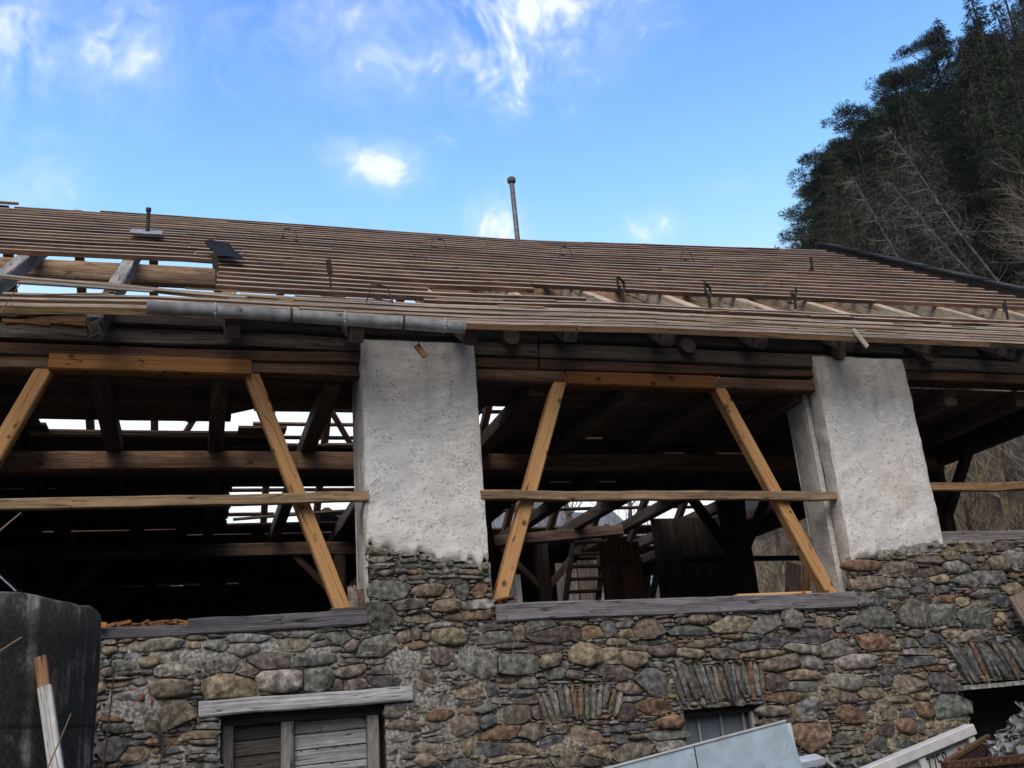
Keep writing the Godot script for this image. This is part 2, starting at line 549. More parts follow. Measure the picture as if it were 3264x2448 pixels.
func make_roof() -> void:
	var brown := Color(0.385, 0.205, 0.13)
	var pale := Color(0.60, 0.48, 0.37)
	var n := 0
	# laths above the gap, up to the ridge
	for k in 19:
		var t := 0.313 + k * 0.0374
		var left := -3.4
		if k < 2: left = 0.12
		if k == 18: left = -1.5
		elif k == 17: left = -2.6
		elif k == 16: left = -2.95
		elif k == 15: left = -3.15
		var right := lerpf(11.55, 11.25, (t - 0.32) / 0.68)
		lath_row(t, left, right, 0.075, 0.05, brown, pale)
	# the gap: a few laths are still on, left of the first hooks
	lath_row(0.268, 0.13, 3.45, 0.07, 0.05, brown, pale)
	lath_row(0.236, 0.12, 2.2, 0.07, 0.05, brown, pale)
	lath_row(0.200, 0.1, 3.85, 0.07, 0.05, brown, pale)
	# below the gap
	lath_row(0.165, 0.1, 11.6, 0.07, 0.05, brown * 1.1, pale)
	lath_row(0.140, 2.0, 11.6, 0.07, 0.05, brown * 1.1, pale)
	lath_row(0.112, 0.3, 11.6, 0.08, 0.04, Color(0.33, 0.22, 0.13), pale)
	# boards and laths at the eave, sagging and broken on the left
	var tan := Color(0.50, 0.38, 0.27)
	var raw := Color(0.46, 0.265, 0.135)
	lath_row(0.090, 0.5, 11.6, 0.085, 0.036, Color(0.38, 0.24, 0.13), tan, true, -0.03)
	lath_row(0.072, 0.2, 11.6, 0.10, 0.034, raw, tan, true, -0.035)
	lath_row(0.056, -1.5, 11.6, 0.09, 0.036, Color(0.36, 0.2, 0.11), tan, true, -0.03)
	lath_row(0.037, -3.2, 11.6, 0.10, 0.034, raw * 0.9, tan, true, -0.035)
	lath_row(0.019, 0.4, 11.65, 0.085, 0.036, Color(0.40, 0.19, 0.09), tan, true, -0.03)
	lath_row(0.003, -3.2, 11.7, 0.13, 0.055, Color(0.50, 0.31, 0.165), tan, true, -0.055)
	# long splinters torn from the boards
	for k in 16:
		var st := begin()
		var x := rnd(-1.4, 8.5); var t := rnd(0.0, 0.12)
		var l := rnd(0.25, 0.9)
		var a := roof(x, t) + UPF * rnd(0.03, 0.06)
		timber(st, a, roof(x + l, t + rnd(-0.006, 0.006)) + UPF * rnd(0.03, 0.07), rnd(0.012, 0.03), 0.012, UPF, 0.003, Color(0.55, 0.38, 0.18))
		commit("wood_splinter", st, mats.old_wood, barn)
	# a split board end pointing out on the left, and a lath hanging on beyond the ridge
	beam("split_board", barn, mats.old_wood, roof(-3.2, 0.245) - UPF * 0.035, roof(0.35, 0.085) - UPF * 0.01, 0.085, 0.035, UPF, 0.008, Color(0.42, 0.30, 0.19), Color(0.5, 0.42, 0.32))
	beam("split_board", barn, mats.old_wood, roof(-1.35, 0.172) - UPF * 0.03, roof(0.75, 0.078) - UPF * 0.005, 0.06, 0.03, UPF, 0.008, Color(0.48, 0.31, 0.14), Color(0.5, 0.36, 0.2))
	beam("split_board", barn, mats.grey_wood, roof(-1.5, 0.155) - UPF * 0.03, roof(-0.4, 0.104) - UPF * 0.02, 0.10, 0.02, UPF, 0.008, Color(0.36, 0.31, 0.25))
	beam("ridge_lath", barn, mats.old_wood, Vector3(-4.4, 9.36, -6.0), Vector3(-2.6, 9.32, -5.9), 0.06, 0.04, UPF, 0.004, Color(0.5, 0.32, 0.16))
	# rafters, one metre apart, with broken tails at the eave
	for i in 15:
		var x: float = -2.76 + i * 0.995
		if x > 11.4: break
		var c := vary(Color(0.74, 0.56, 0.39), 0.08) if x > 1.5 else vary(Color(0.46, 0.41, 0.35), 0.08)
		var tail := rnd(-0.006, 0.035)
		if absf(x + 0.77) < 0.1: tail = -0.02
		beam("rafter_tail", barn, mats.grey_wood, roof(x, tail) - UPF * 0.137, roof(x, 0.094) - UPF * 0.137, 0.122, 0.165, UPF, 0.006, vary(Color(0.17, 0.14, 0.12), 0.15))  # tails toned darker than the rafters: eave shade put into the colour
		beam("rafter", barn, mats.grey_wood, roof(x, 0.093) - UPF * 0.137, roof(x, 0.995) - UPF * 0.137, 0.125, 0.17, UPF, 0.005, c, c * 1.15, 14)
		beam("back_rafter", barn, mats.old_wood, back_roof(x + rnd(-0.05, 0.05), 0.0) - UPB * 0.137, back_roof(x, 1.0) - UPB * 0.137, 0.125, 0.16, UPB, 0.005, vary(Color(0.25, 0.135, 0.085), 0.1), Color(-1, 0, 0), 8)
	# purlins and ridge beam
	beam("purlin", barn, mats.old_wood, Vector3(-3.3, 6.80, -2.8), Vector3(11.4, 6.86, -2.8), 0.17, 0.21, Vector3.UP, 0.01, Color(0.62, 0.41, 0.26), Color(-1, 0, 0), 14)
	beam("purlin", barn, mats.old_wood, Vector3(-3.3, 8.0, -7.7), Vector3(11.4, 8.1, -7.7), 0.15, 0.16, Vector3.UP, 0.008, Color(0.2, 0.11, 0.07))
	beam("ridge_beam", barn, mats.old_wood, Vector3(-2.5, 9.12, -6.0), Vector3(11.2, 9.4, -6.0), 0.16, 0.18, Vector3.UP, 0.005, Color(0.22, 0.13, 0.09))
	# back slope: laths in places only
	for k in 24:
		var t := 0.02 + k * 0.0405
		if t > 0.97: continue
		var x0 := 0.9
		var x1 := 11.2
		if t >= 0.80 and t < 0.87: x1 = 4.3
		if t > 0.7:
			x0 = -3.0
			if t < 0.80 and k % 2 == 0: x0 = 3.0
			if t >= 0.80: x0 = 3.2
		lath_row(t, x0, x1, 0.06 if t < 0.86 else 0.25, 0.045, Color(0.15, 0.09, 0.06), Color(0.2, 0.13, 0.09), false)
	# wind braces nailed under the back rafters
	for e in [[-0.6, 0.62, 0.15, 0.40], [1.85, 0.36, 2.75, 0.56], [-1.2, 0.45, -0.5, 0.32], [3.4, 0.30, 4.6, 0.62]]:
		beam("wind_brace", barn, mats.old_wood, back_roof(e[0], e[1]) - UPB * 0.26, back_roof(e[2], e[3]) - UPB * 0.26, 0.09, 0.10, UPB, 0.004, Color(0.34, 0.19, 0.12))
	# slate-dark verge capping the right gable
	var st := begin()
	var uu := 0.0
	for k in 34:
		var t0 := 1.02 - k * 0.03
		var t1 := t0 - 0.034
		var a := roof(lerpf(11.55, 11.28, t0), t0); var b := roof(lerpf(11.55, 11.28, t1), t1)
		var s := begin()
		var c := vary(Color(0.052, 0.053, 0.055), 0.3)
		timber(s, a + UPF * 0.10, b + UPF * (0.115 + rnd(-0.006, 0.006)), 0.3, 0.035, UPF, 0.004, c, vary(Color(0.20, 0.20, 0.195), 0.3))
		commit("verge_slate", s, mats.slate, barn)
	beam("verge_board", barn, mats.old_wood, roof(11.42, 0.0) + UPF * 0.03, roof(11.2, 1.02) + UPF * 0.03, 0.06, 0.16, UPF, 0.002, Color(0.05, 0.038, 0.03))
	# purlin ends and plates under the eave
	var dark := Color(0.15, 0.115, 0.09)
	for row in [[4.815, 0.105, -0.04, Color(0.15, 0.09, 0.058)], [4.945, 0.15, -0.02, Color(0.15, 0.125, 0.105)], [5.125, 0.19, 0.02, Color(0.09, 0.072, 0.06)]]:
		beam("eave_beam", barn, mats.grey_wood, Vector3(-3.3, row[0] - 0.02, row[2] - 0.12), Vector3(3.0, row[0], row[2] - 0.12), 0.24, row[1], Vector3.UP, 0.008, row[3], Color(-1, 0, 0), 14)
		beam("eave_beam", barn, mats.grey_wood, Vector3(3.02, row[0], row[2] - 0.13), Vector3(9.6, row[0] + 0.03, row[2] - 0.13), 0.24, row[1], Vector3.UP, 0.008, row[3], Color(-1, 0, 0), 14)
	for x in [2.72, 4.55, 6.3, 7.4]:
		var s := begin()
		s.set_color(vary(dark, 0.15))
		tube(s, [Vector3(x, 5.04, -0.6), Vector3(x, 5.03, 0.04 + rnd(0, 0.04))], [0.085, 0.08], 12)
		commit("log_end", s, mats.grey_wood, barn)
	# rotten split wood at the left end of the top eave beam
	for k in 7:
		var x := rnd(-2.2, -1.2)
		beam("rotten_wood", barn, mats.old_wood, Vector3(x, 4.99 + rnd(-0.05, 0.05), 0.12), Vector3(x + rnd(0.3, 0.6), 4.99 + rnd(-0.06, 0.06), 0.13), 0.05, rnd(0.02, 0.04), Vector3.UP, 0.01, vary(Color(0.36, 0.2, 0.09), 0.2))

func make_roof_fittings() -> void:
	var iron := Color(0.035, 0.028, 0.026)
	# tall snow-guard hooks along the gap
	for h in [[0.1, 0.150, 0], [1.14, 0.165, 0], [4.06, 0.137, 1], [5.02, 0.130, 1], [6.18, 0.155, 2], [9.06, 0.150, 2]]:
		var p := roof(h[0], h[1]) + UPF * 0.04
		var st := begin()
		st.set_color(vary(iron, 0.2))
		var up := Vector3(rnd(-0.06, 0.1), 1, 0.1).normalized()
		if h[2] == 0:
			timber(st, p, p + up * 0.14, 0.014, 0.035, Vector3.BACK, 0.001, iron)
			timber(st, p + up * 0.13, p + up * 0.27 + Vector3(-0.015, 0, 0), 0.05, 0.02, Vector3.BACK, 0.002, iron)
		else:
			var k := p + up * (0.10 if h[2] == 1 else 0.13)
			timber(st, p, k, 0.014, 0.032, Vector3.RIGHT, 0.001, iron)
			var l := k + Vector3(-0.045, 0.05, 0.02) + up * 0.02; var r := k + Vector3(0.05, 0.06, -0.04) + up * 0.02
			var lt := l + up * (0.10 if h[2] == 1 else -0.03); var rt := r + up * 0.06
			if h[2] == 2: l = k + Vector3(-0.05, 0.05, 0.02); lt = l + Vector3(-0.025, -0.09, 0.01)
			timber(st, k, l, 0.012, 0.03, Vector3.RIGHT, 0.001, iron)
			timber(st, k, r, 0.012, 0.03, Vector3.RIGHT, 0.001, iron)
			timber(st, l, lt, 0.012, 0.026, Vector3.RIGHT, 0.001, iron)
			timber(st, r, rt, 0.012, 0.026, Vector3.RIGHT, 0.001, iron)
			if h[2] == 1: timber(st, lt, rt, 0.012, 0.026, Vector3.FORWARD, 0.001, iron)
		commit("snow_guard_hook", st, mats.iron, barn)
	# thin wire loops further up and one low down
	for h in [[2.99, 0.621], [4.82, 0.618], [6.78, 0.632], [1.02, 0.612], [1.46, 0.06]]:
		var p := roof(h[0], h[1]) + UPF * 0.05
		var st := begin()
		st.set_color(iron * 1.4)
		var w := rnd(0.09, 0.12)
		var a := p + Vector3(-w, 0, 0); var b := p + Vector3(-w * 0.55, 0.17, 0.02); var c := p + Vector3(w * 0.75, 0.16, 0.0); var d := p + Vector3(w * 1.1, 0.0, 0.02)
		tube(st, [a, b, c, d], [0.007, 0.007, 0.007, 0.007], 5)
		tube(st, [a + Vector3(0.01, 0.05, 0), d + Vector3(0, -0.01, 0.03)], [0.006, 0.006], 5)
		commit("snow_guard_loop", st, mats.iron, barn)
	var st2 := begin()
	var q := roof(8.78, 0.60) + UPF * 0.04
	timber(st2, q, q + Vector3(0, 0.22, 0.02), 0.05, 0.02, Vector3.RIGHT, 0.002, iron)
	timber(st2, q + Vector3(-0.06, -0.01, 0), q + Vector3(0.0, 0.1, 0.02), 0.02, 0.02, Vector3.RIGHT, 0.002, iron)
	commit("snow_guard_hook", st2, mats.iron, barn)
	# zinc flashing plate with a stub of vent pipe
	var pl := beam("flashing_plate", barn, mats.zinc, roof(-0.86, 0.588) + UPF * 0.075, roof(-0.50, 0.588) + UPF * 0.075, 0.42, 0.012, UPF, 0.002, Color(0.85, 0.86, 0.84))
	st2 = begin()
	st2.set_color(Color(0.10, 0.085, 0.085))
	q = roof(-0.67, 0.592) + UPF * 0.08
	tube(st2, [q, q + Vector3(0, 0.30, 0)], [0.024, 0.024], 8)
	tube(st2, [q + Vector3(0, 0.27, 0), q + Vector3(0, 0.31, 0)], [0.032, 0.032], 8)
	commit("vent_stub", st2, mats.zinc, barn)
	# half-round gutter, still hanging below the left part of the eave
	st2 = begin()
	st2.set_color(Color(0.92, 0.93, 0.95))
	var n := 18
	var rings := []
	for i in n + 1:
		var f := float(i) / n
		var c := Vector3(lerpf(-0.41, 2.08, f), lerpf(4.885, 4.832, f) + rnd(-0.003, 0.003), 0.745)
		var ring := []
		for k in 9:
			var t := PI * k / 8.0
			ring.append(c + Vector3(0, -sin(t) * 0.078, cos(t) * 0.062))
		for k in 9:
			var t := PI * (8 - k) / 8.0
			ring.append(c + Vector3(0, -sin(t) * 0.074, cos(t) * 0.058))
		rings.append(ring)
	st2.set_smooth_group(0)
	for i in n:
		for k in 17: quad(st2, rings[i][k], rings[i + 1][k], rings[i + 1][k + 1], rings[i][k + 1])
	var gutter := commit("gutter", st2, mats.zinc, barn)
	for f in [0.20, 0.43, 0.60, 0.79, 0.93]:
		var c := Vector3(lerpf(-0.41, 2.08, f), lerpf(4.885, 4.832, f), 0.745)
		st2 = begin()
		var pts := []
		var rad := []
		for k in 10:
			var t := PI * k / 9.0 - 0.2
			pts.append(c + Vector3(0, -sin(t) * 0.083, cos(t) * 0.066))
			rad.append(0.009)
		st2.set_color(Color(0.35, 0.42, 0.45) if f in [0.20, 0.60, 0.93] else Color(0.09, 0.05, 0.035))
		tube(st2, pts, rad, 5)
		commit("gutter_strap", st2, mats.iron, gutter)
	# splinters of wood hanging from the eave on wire
	st2 = begin()
	st2.set_color(iron)
	tube(st2, [Vector3(1.66, 4.80, 0.72), Vector3(1.72, 4.66, 0.62)], [0.004, 0.004], 4)
	timber(st2, Vector3(1.70, 4.69, 0.6), Vector3(1.76, 4.58, 0.62), 0.05, 0.03, Vector3.BACK, 0.006, Color(0.5, 0.24, 0.1))
	commit("hanging_splinter", st2, mats.old_wood, barn)
	beam("hanging_splinter", barn, mats.grey_wood, Vector3(6.02, 5.01, 0.66), Vector3(6.16, 4.84, 0.64), 0.055, 0.02, Vector3.BACK, 0.004, Color(0.62, 0.56, 0.44))

# ------------------------------------------------------------------ barn frame
func make_frame() -> void:
	var old := Color(0.23, 0.16, 0.12)
	# ceiling joists running back, boards across them
	for i in 13:
		var x := -2.75 + i * 0.965
		if x > 9.2: break
		var c := vary(old, 0.2)
		var z1 := -11.9
		beam("joist", barn, mats.old_wood, Vector3(x, 4.66, -0.25), Vector3(x + 0.02, 4.66, z1), 0.15, 0.17, Vector3.UP, 0.008, c, Color(-1, 0, 0), 12)
	var holes := [[-1.46, 0.35, -2.19, -1.77], [0.28, 1.75, -1.98, -1.35], [0.85, 1.75, -2.61, -1.35], [2.80, 3.16, -2.40, -1.14], [3.95, 4.53, -2.275, -2.22], [0.40, 2.15, -6.75, -4.50], [-2.2, -1.62, -4.57, -4.52], [-3.0, -2.5, -4.57, -4.5], [-2.1, -0.3, -7.16, -7.08], [-0.15, 0.8, -7.5, -7.42], [1.0, 2.2, -7.65, -7.55], [4.5, 8.9, -8.6, -5.6], [6.9, 9.4, -10.5, -7.8], [4.6, 5.6, -4.4, -4.36], [5.6, 6.9, -2.9, -2.86], [5.9, 6.6, -3.5, -3.46]]
	var z := -0.3
	while z > -12.3:
		var w := 0.21
		var parts := [[-3.2, 9.45]]
		for h in holes:
			# narrow slits only thin the board edge; wide holes take the board away
			var a: float = maxf(h[2], z - w); var b: float = minf(h[3], z)
			if b - a < 0.45 * w: continue
			if h[3] - h[2] < 0.12: continue
			var nxt := []
			for p in parts:
				if h[1] <= p[0] or h[0] >= p[1]: nxt.append(p); continue
				if h[0] > p[0] + 0.05: nxt.append([p[0], h[0] + rnd(-0.03, 0.03)])
				if h[1] < p[1] - 0.05: nxt.append([h[1] + rnd(-0.03, 0.03), p[1]])
			parts = nxt
		for p in parts:
			var x: float = p[0]
			while x < p[1] - 0.04:
				var x2: float = minf(p[1], x + rnd(3.2, 6.5))
				if p[1] - x2 < 1.0: x2 = p[1]
				var front := z + 0.004
				var rear := z - w - 0.004
				# a slit: the board is split short there
				for h in holes:
					if h[3] - h[2] > 0.12 or h[3] > z + 0.02 or h[3] < z - w * 0.8: continue
					if h[0] > x + 0.05 and h[0] < x2: x2 = h[0]
					elif h[0] <= x + 0.06 and h[1] > x + 0.05: x2 = minf(x2, h[1]); front = z - (h[3] - h[2])
				if front - rear > 0.05:
					beam("ceiling_board", barn, mats.old_wood, Vector3(x, 4.765 + rnd(-0.004, 0.004), (front + rear) / 2), Vector3(x2, 4.765 + rnd(-0.004, 0.004), (front + rear) / 2), front - rear, 0.028, Vector3.UP, 0.003, vary(Color(0.20, 0.135, 0.10), 0.3), Color(0.2, 0.16, 0.12))
				x = x2
		z -= w
	# two loose boards lying over the first hole
	beam("loose_board", barn, mats.old_wood, Vector3(-0.15, 4.82, -1.95), Vector3(0.55, 4.86, -1.5), 0.16, 0.03, Vector3.UP, 0.004, Color(0.15, 0.11, 0.08))
	beam("loose_board", barn, mats.old_wood, Vector3(-1.6, 4.755, -2.25), Vector3(0.84, 4.755, -2.25), 0.10, 0.04, Vector3.UP, 0.004, Color(0.42, 0.31, 0.21))
	beam("loose_board", barn, mats.old_wood, Vector3(0.3, 4.75, -2.68), Vector3(1.9, 4.75, -2.68), 0.10, 0.035, Vector3.UP, 0.004, Color(0.34, 0.25, 0.18))
	beam("loose_board", barn, mats.old_wood, Vector3(0.5, 4.83, -6.8), Vector3(2.3, 4.9, -6.6), 0.10, 0.03, Vector3.UP, 0.004, Color(0.32, 0.22, 0.16))
	# cross beams under the joists
	beam("cross_beam", barn, mats.old_wood, Vector3(-3.2, 4.455, -2.36), Vector3(9.4, 4.47, -2.36), 0.22, 0.2, Vector3.UP, 0.01, Color(0.33, 0.20, 0.125), Color(-1, 0, 0), 14)
	beam("cross_beam", barn, mats.old_wood, Vector3(-3.2, 4.40, -6.9), Vector3(3.2, 4.36, -6.9), 0.22, 0.2, Vector3.UP, 0.01, Color(0.19, 0.12, 0.085), Color(-1, 0, 0), 10)
	beam("cross_beam", barn, mats.old_wood, Vector3(3.1, 4.34, -6.9), Vector3(6.75, 4.575, -6.9), 0.2, 0.17, Vector3.UP, 0.01, Color(0.34, 0.21, 0.15), Color(-1, 0, 0), 8)
	beam("cross_beam", barn, mats.old_wood, Vector3(-3.2, 4.455, -11.6), Vector3(9.4, 4.47, -11.6), 0.22, 0.2, Vector3.UP, 0.01, Color(0.19, 0.12, 0.085), Color(-1, 0, 0), 14)
	# the stout post right of the partition, with its knee braces and a rail behind
	beam("post", barn, mats.old_wood, Vector3(7.46, 2.44, -4.5), Vector3(7.46, 4.58, -4.5), 0.33, 0.30, Vector3.BACK, 0.01, Color(0.075, 0.055, 0.045), Color(-1, 0, 0), 5)
	for s in [-1, 1]:
		beam("knee_brace", barn, mats.old_wood, Vector3(7.46 + s * 0.1, 3.75, -4.5), Vector3(7.46 + s * 0.62, 4.55, -4.5), 0.12, 0.12, Vector3.BACK, 0.004, Color(0.075, 0.055, 0.045))
	beam("partition_rail", barn, mats.old_wood, Vector3(6.95, 3.78, -5.2), Vector3(9.4, 3.74, -5.2), 0.07, 0.075, Vector3.UP, 0.004, Color(0.065, 0.05, 0.04))
	# posts with braces inside
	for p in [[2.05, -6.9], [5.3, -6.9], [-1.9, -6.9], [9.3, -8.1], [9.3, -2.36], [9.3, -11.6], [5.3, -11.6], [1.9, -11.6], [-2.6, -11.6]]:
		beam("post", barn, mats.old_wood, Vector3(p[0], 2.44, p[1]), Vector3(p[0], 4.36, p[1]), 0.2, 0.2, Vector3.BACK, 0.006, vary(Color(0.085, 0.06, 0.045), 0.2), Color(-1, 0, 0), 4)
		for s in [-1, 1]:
			if p[0] > 9.0:
				beam("knee_brace", barn, mats.old_wood, Vector3(p[0], 3.7, p[1]), Vector3(p[0], 4.55, p[1] + s * 0.75), 0.1, 0.12, Vector3.RIGHT, 0.004, Color(0.075, 0.055, 0.042))
			elif p[1] > -7.0:
				beam("knee_brace", barn, mats.old_wood, Vector3(p[0] + s * 0.05, 3.65, p[1]), Vector3(p[0] + s * 0.75, 4.38, p[1]), 0.1, 0.12, Vector3.BACK, 0.004, vary(Color(0.17, 0.105, 0.075), 0.2))
	beam("gable_beam", barn, mats.old_wood, Vector3(9.4, 4.60, -0.1), Vector3(9.4, 4.62, -12.4), 0.2, 0.3, Vector3.UP, 0.01, Color(0.06, 0.045, 0.035), Color(-1, 0, 0), 12)
	beam("gable_sill", barn, mats.old_wood, Vector3(9.35, 2.95, -0.2), Vector3(9.35, 2.95, -12.4), 0.2, 0.16, Vector3.UP, 0.006, Color(0.07, 0.055, 0.045))
	# back wall of dark boards, open in its right half
	var x := -3.2
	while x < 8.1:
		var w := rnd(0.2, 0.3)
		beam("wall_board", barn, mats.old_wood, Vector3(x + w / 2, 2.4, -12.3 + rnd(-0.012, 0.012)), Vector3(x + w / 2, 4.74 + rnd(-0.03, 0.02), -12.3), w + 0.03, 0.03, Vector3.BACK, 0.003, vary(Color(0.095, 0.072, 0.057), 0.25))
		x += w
	x = 6.9
	while x < 8.05:
		var w := rnd(0.16, 0.24)
		beam("partition_board", barn, mats.old_wood, Vector3(x + w / 2, 2.4, -6.05), Vector3(x + w / 2, 4.58, -6.05), w + 0.004, 0.03, Vector3.BACK, 0.003, vary(Color(0.095, 0.072, 0.057), 0.25))
		x += w
	z = -0.7
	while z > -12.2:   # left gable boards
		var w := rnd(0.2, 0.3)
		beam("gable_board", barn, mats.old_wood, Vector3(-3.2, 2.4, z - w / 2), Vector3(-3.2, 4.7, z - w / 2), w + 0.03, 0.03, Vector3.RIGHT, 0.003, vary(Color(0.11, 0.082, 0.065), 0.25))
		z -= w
	# floor of the loft
	var st := begin()
	st.set_color(Color(0.13, 0.1, 0.075))
	box(st, Vector3(-3.2, 2.30, -12.4), Vector3(9.5, 2.42, -0.3))
	commit("loft_floor", st, mats.old_wood, barn)
	# old rails in the openings
	var rail := Color(0.46, 0.31, 0.18)
	beam("rail", barn, mats.old_wood, Vector3(-2.9, 3.505, -0.02), Vector3(1.36, 3.55, -0.02), 0.07, 0.085, Vector3.UP, 0.007, rail, Color(0.4, 0.33, 0.22), 14)
	beam("rail", barn, mats.old_wood, Vector3(2.34, 3.55, -0.03), Vector3(5.99, 3.525, -0.07), 0.07, 0.085, Vector3.UP, 0.006, Color(0.42, 0.28, 0.175), Color(0.4, 0.33, 0.22), 14)
	beam("rail", barn, mats.old_wood, Vector3(7.08, 3.61, -0.06), Vector3(9.5, 3.62, -0.06), 0.07, 0.085, Vector3.UP, 0.006, Color(0.40, 0.25, 0.12), Color(0.4, 0.33, 0.22), 8)
	# new timber: head beam and raking struts
	var fresh := Color(0.74, 0.68, 0.62)
	beam("head_beam", barn, mats.fresh_wood, Vector3(-1.17, 4.685, -0.085), Vector3(0.40, 4.685, -0.09), 0.14, 0.14, Vector3.UP, 0.001, Color(0.47, 0.36, 0.27))  # both head beams tinted below the struts, eave shade in the colour
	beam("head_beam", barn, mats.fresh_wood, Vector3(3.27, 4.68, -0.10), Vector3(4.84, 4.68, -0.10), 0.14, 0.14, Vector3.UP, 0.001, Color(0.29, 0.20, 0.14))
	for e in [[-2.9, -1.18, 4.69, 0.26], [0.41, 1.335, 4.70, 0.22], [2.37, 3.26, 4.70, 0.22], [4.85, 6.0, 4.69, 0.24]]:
		beam("shaded_head_beam", barn, mats.old_wood, Vector3(e[0], e[2], -0.13), Vector3(e[1], e[2], -0.13), 0.13, 0.12, Vector3.UP, 0.004, Color(e[3], e[3] * 0.62, e[3] * 0.40))  # darker lengths of the head beam; eave shade put into their colour
	beam("strut", barn, mats.fresh_wood, Vector3(-1.16, 4.74, -0.13), Vector3(-1.86, 3.1, -0.16), 0.125, 0.125, Vector3.BACK, 0.001, fresh)
	beam("strut", barn, mats.fresh_wood, Vector3(0.37, 4.74, -0.13), Vector3(1.165, 2.60, -0.18), 0.125, 0.12, Vector3.BACK, 0.001, fresh)
	beam("strut", barn, mats.fresh_wood, Vector3(3.245, 4.74, -0.13), Vector3(2.475, 2.63, -0.16), 0.125, 0.12, Vector3.BACK, 0.001, fresh)
	beam("strut", barn, mats.fresh_wood, Vector3(4.86, 4.74, -0.13), Vector3(5.80, 2.55, -0.16), 0.125, 0.12, Vector3.BACK, 0.001, fresh)
	# weathered sills on the wall head
	var sill := Color(0.30, 0.275, 0.285)
	beam("sill_beam", barn, mats.grey_wood, Vector3(-0.05, 2.545, -0.10), Vector3(1.32, 2.555, -0.10), 0.24, 0.125, Vector3.UP, 0.006, Color(0.21, 0.195, 0.205), Color(-1, 0, 0), 7)
	beam("sill_beam", barn, mats.grey_wood, Vector3(-1.6, 2.515, -0.10), Vector3(-0.05, 2.53, -0.10), 0.24, 0.085, Vector3.UP, 0.006, Color(0.25, 0.235, 0.235), Color(-1, 0, 0), 6)
	for k in 40:    # crumbling rotten top of the left sill
		var xx := rnd(-0.75, -0.12)
		beam("rotten_wood", barn, mats.old_wood, Vector3(xx, 2.562 + rnd(0, 0.035), -0.08 + rnd(-0.09, 0.09)), Vector3(xx + rnd(0.04, 0.2), 2.565 + rnd(0, 0.04), -0.06 + rnd(-0.08, 0.08)), rnd(0.015, 0.04), rnd(0.012, 0.03), Vector3.UP, 0.006, vary(Color(0.40, 0.20, 0.085), 0.3))
	beam("sill_beam", barn, mats.grey_wood, Vector3(2.395, 2.54, -0.09), Vector3(5.935, 2.515, -0.09), 0.26, 0.15, Vector3.UP, 0.005, sill, Color(-1, 0, 0), 14)
	beam("sill_beam", barn, mats.grey_wood, Vector3(7.13, 3.09, -0.14), Vector3(9.55, 3.09, -0.14), 0.24, 0.105, Vector3.UP, 0.005, Color(0.27, 0.24, 0.225), Color(-1, 0, 0), 8)

# ------------------------------------------------------------------ plaster pillars
func plaster_face(st: SurfaceTool, o: Vector3, ux: Vector3, lx: float, y0: Callable, y1: float, nrm: Vector3, seed_: int, shade := 1.0) -> void:
	var rough := noise(seed_, 2.2, 4)
	var nx := maxi(2, int(lx / 0.035))
	var ny := 56
	var rows := []
	for i in nx + 1:
		var col := []
		var x := lx * i / nx
		var b: float = y0.call(x)
		for j in ny + 1:
			var y := lerpf(b, y1, float(j) / ny)
			var p := o + ux * x + Vector3(0, y - o.y, 0)
			var edge: float = minf(minf(x, lx - x) / 0.02, 1.0)
			p += nrm * (rough.get_noise_3dv(p * 1.5) * 0.022 - 0.010 * (1.0 - edge))
			if j == 0: p -= nrm * 0.03
			col.append(p)
		rows.append(col)
	var stain := noise(seed_ + 50, 0.9, 4)
	var run := noise(seed_ + 51, 5.0, 3)
	var base := Color(0.93, 0.89, 0.83)
	var tint := func(p: Vector3) -> Color:
		var s := clampf(stain.get_noise_3dv(p) * 2.2, -1.0, 1.0)
		var c := base.lerp(Color(0.80, 0.72, 0.60), maxf(s, 0.0) * 0.45).lerp(Color(0.72, 0.73, 0.72), maxf(-s, 0.0) * 0.35)
		var drip_shade := clampf(run.get_noise_2d((p.x - p.z) * 1.2, p.y * 0.12) * 2.4 - 0.2, 0.0, 1.0) * clampf((p.y - 4.1 - stain.get_noise_3dv(p * 1.7) * 0.8) * 1.3, 0.0, 1.0)  # dirt runs and eave shade, both put into the colour near the top
		return c.lerp(Color(0.42, 0.39, 0.36), drip_shade * 0.45) * shade
	for i in nx:
		for j in ny:
			for q in [[i, j], [i + 1, j + 1], [i + 1, j], [i, j], [i, j + 1], [i + 1, j + 1]]:
				st.set_color(tint.call(rows[q[0]][q[1]]))
				st.add_vertex(rows[q[0]][q[1]])

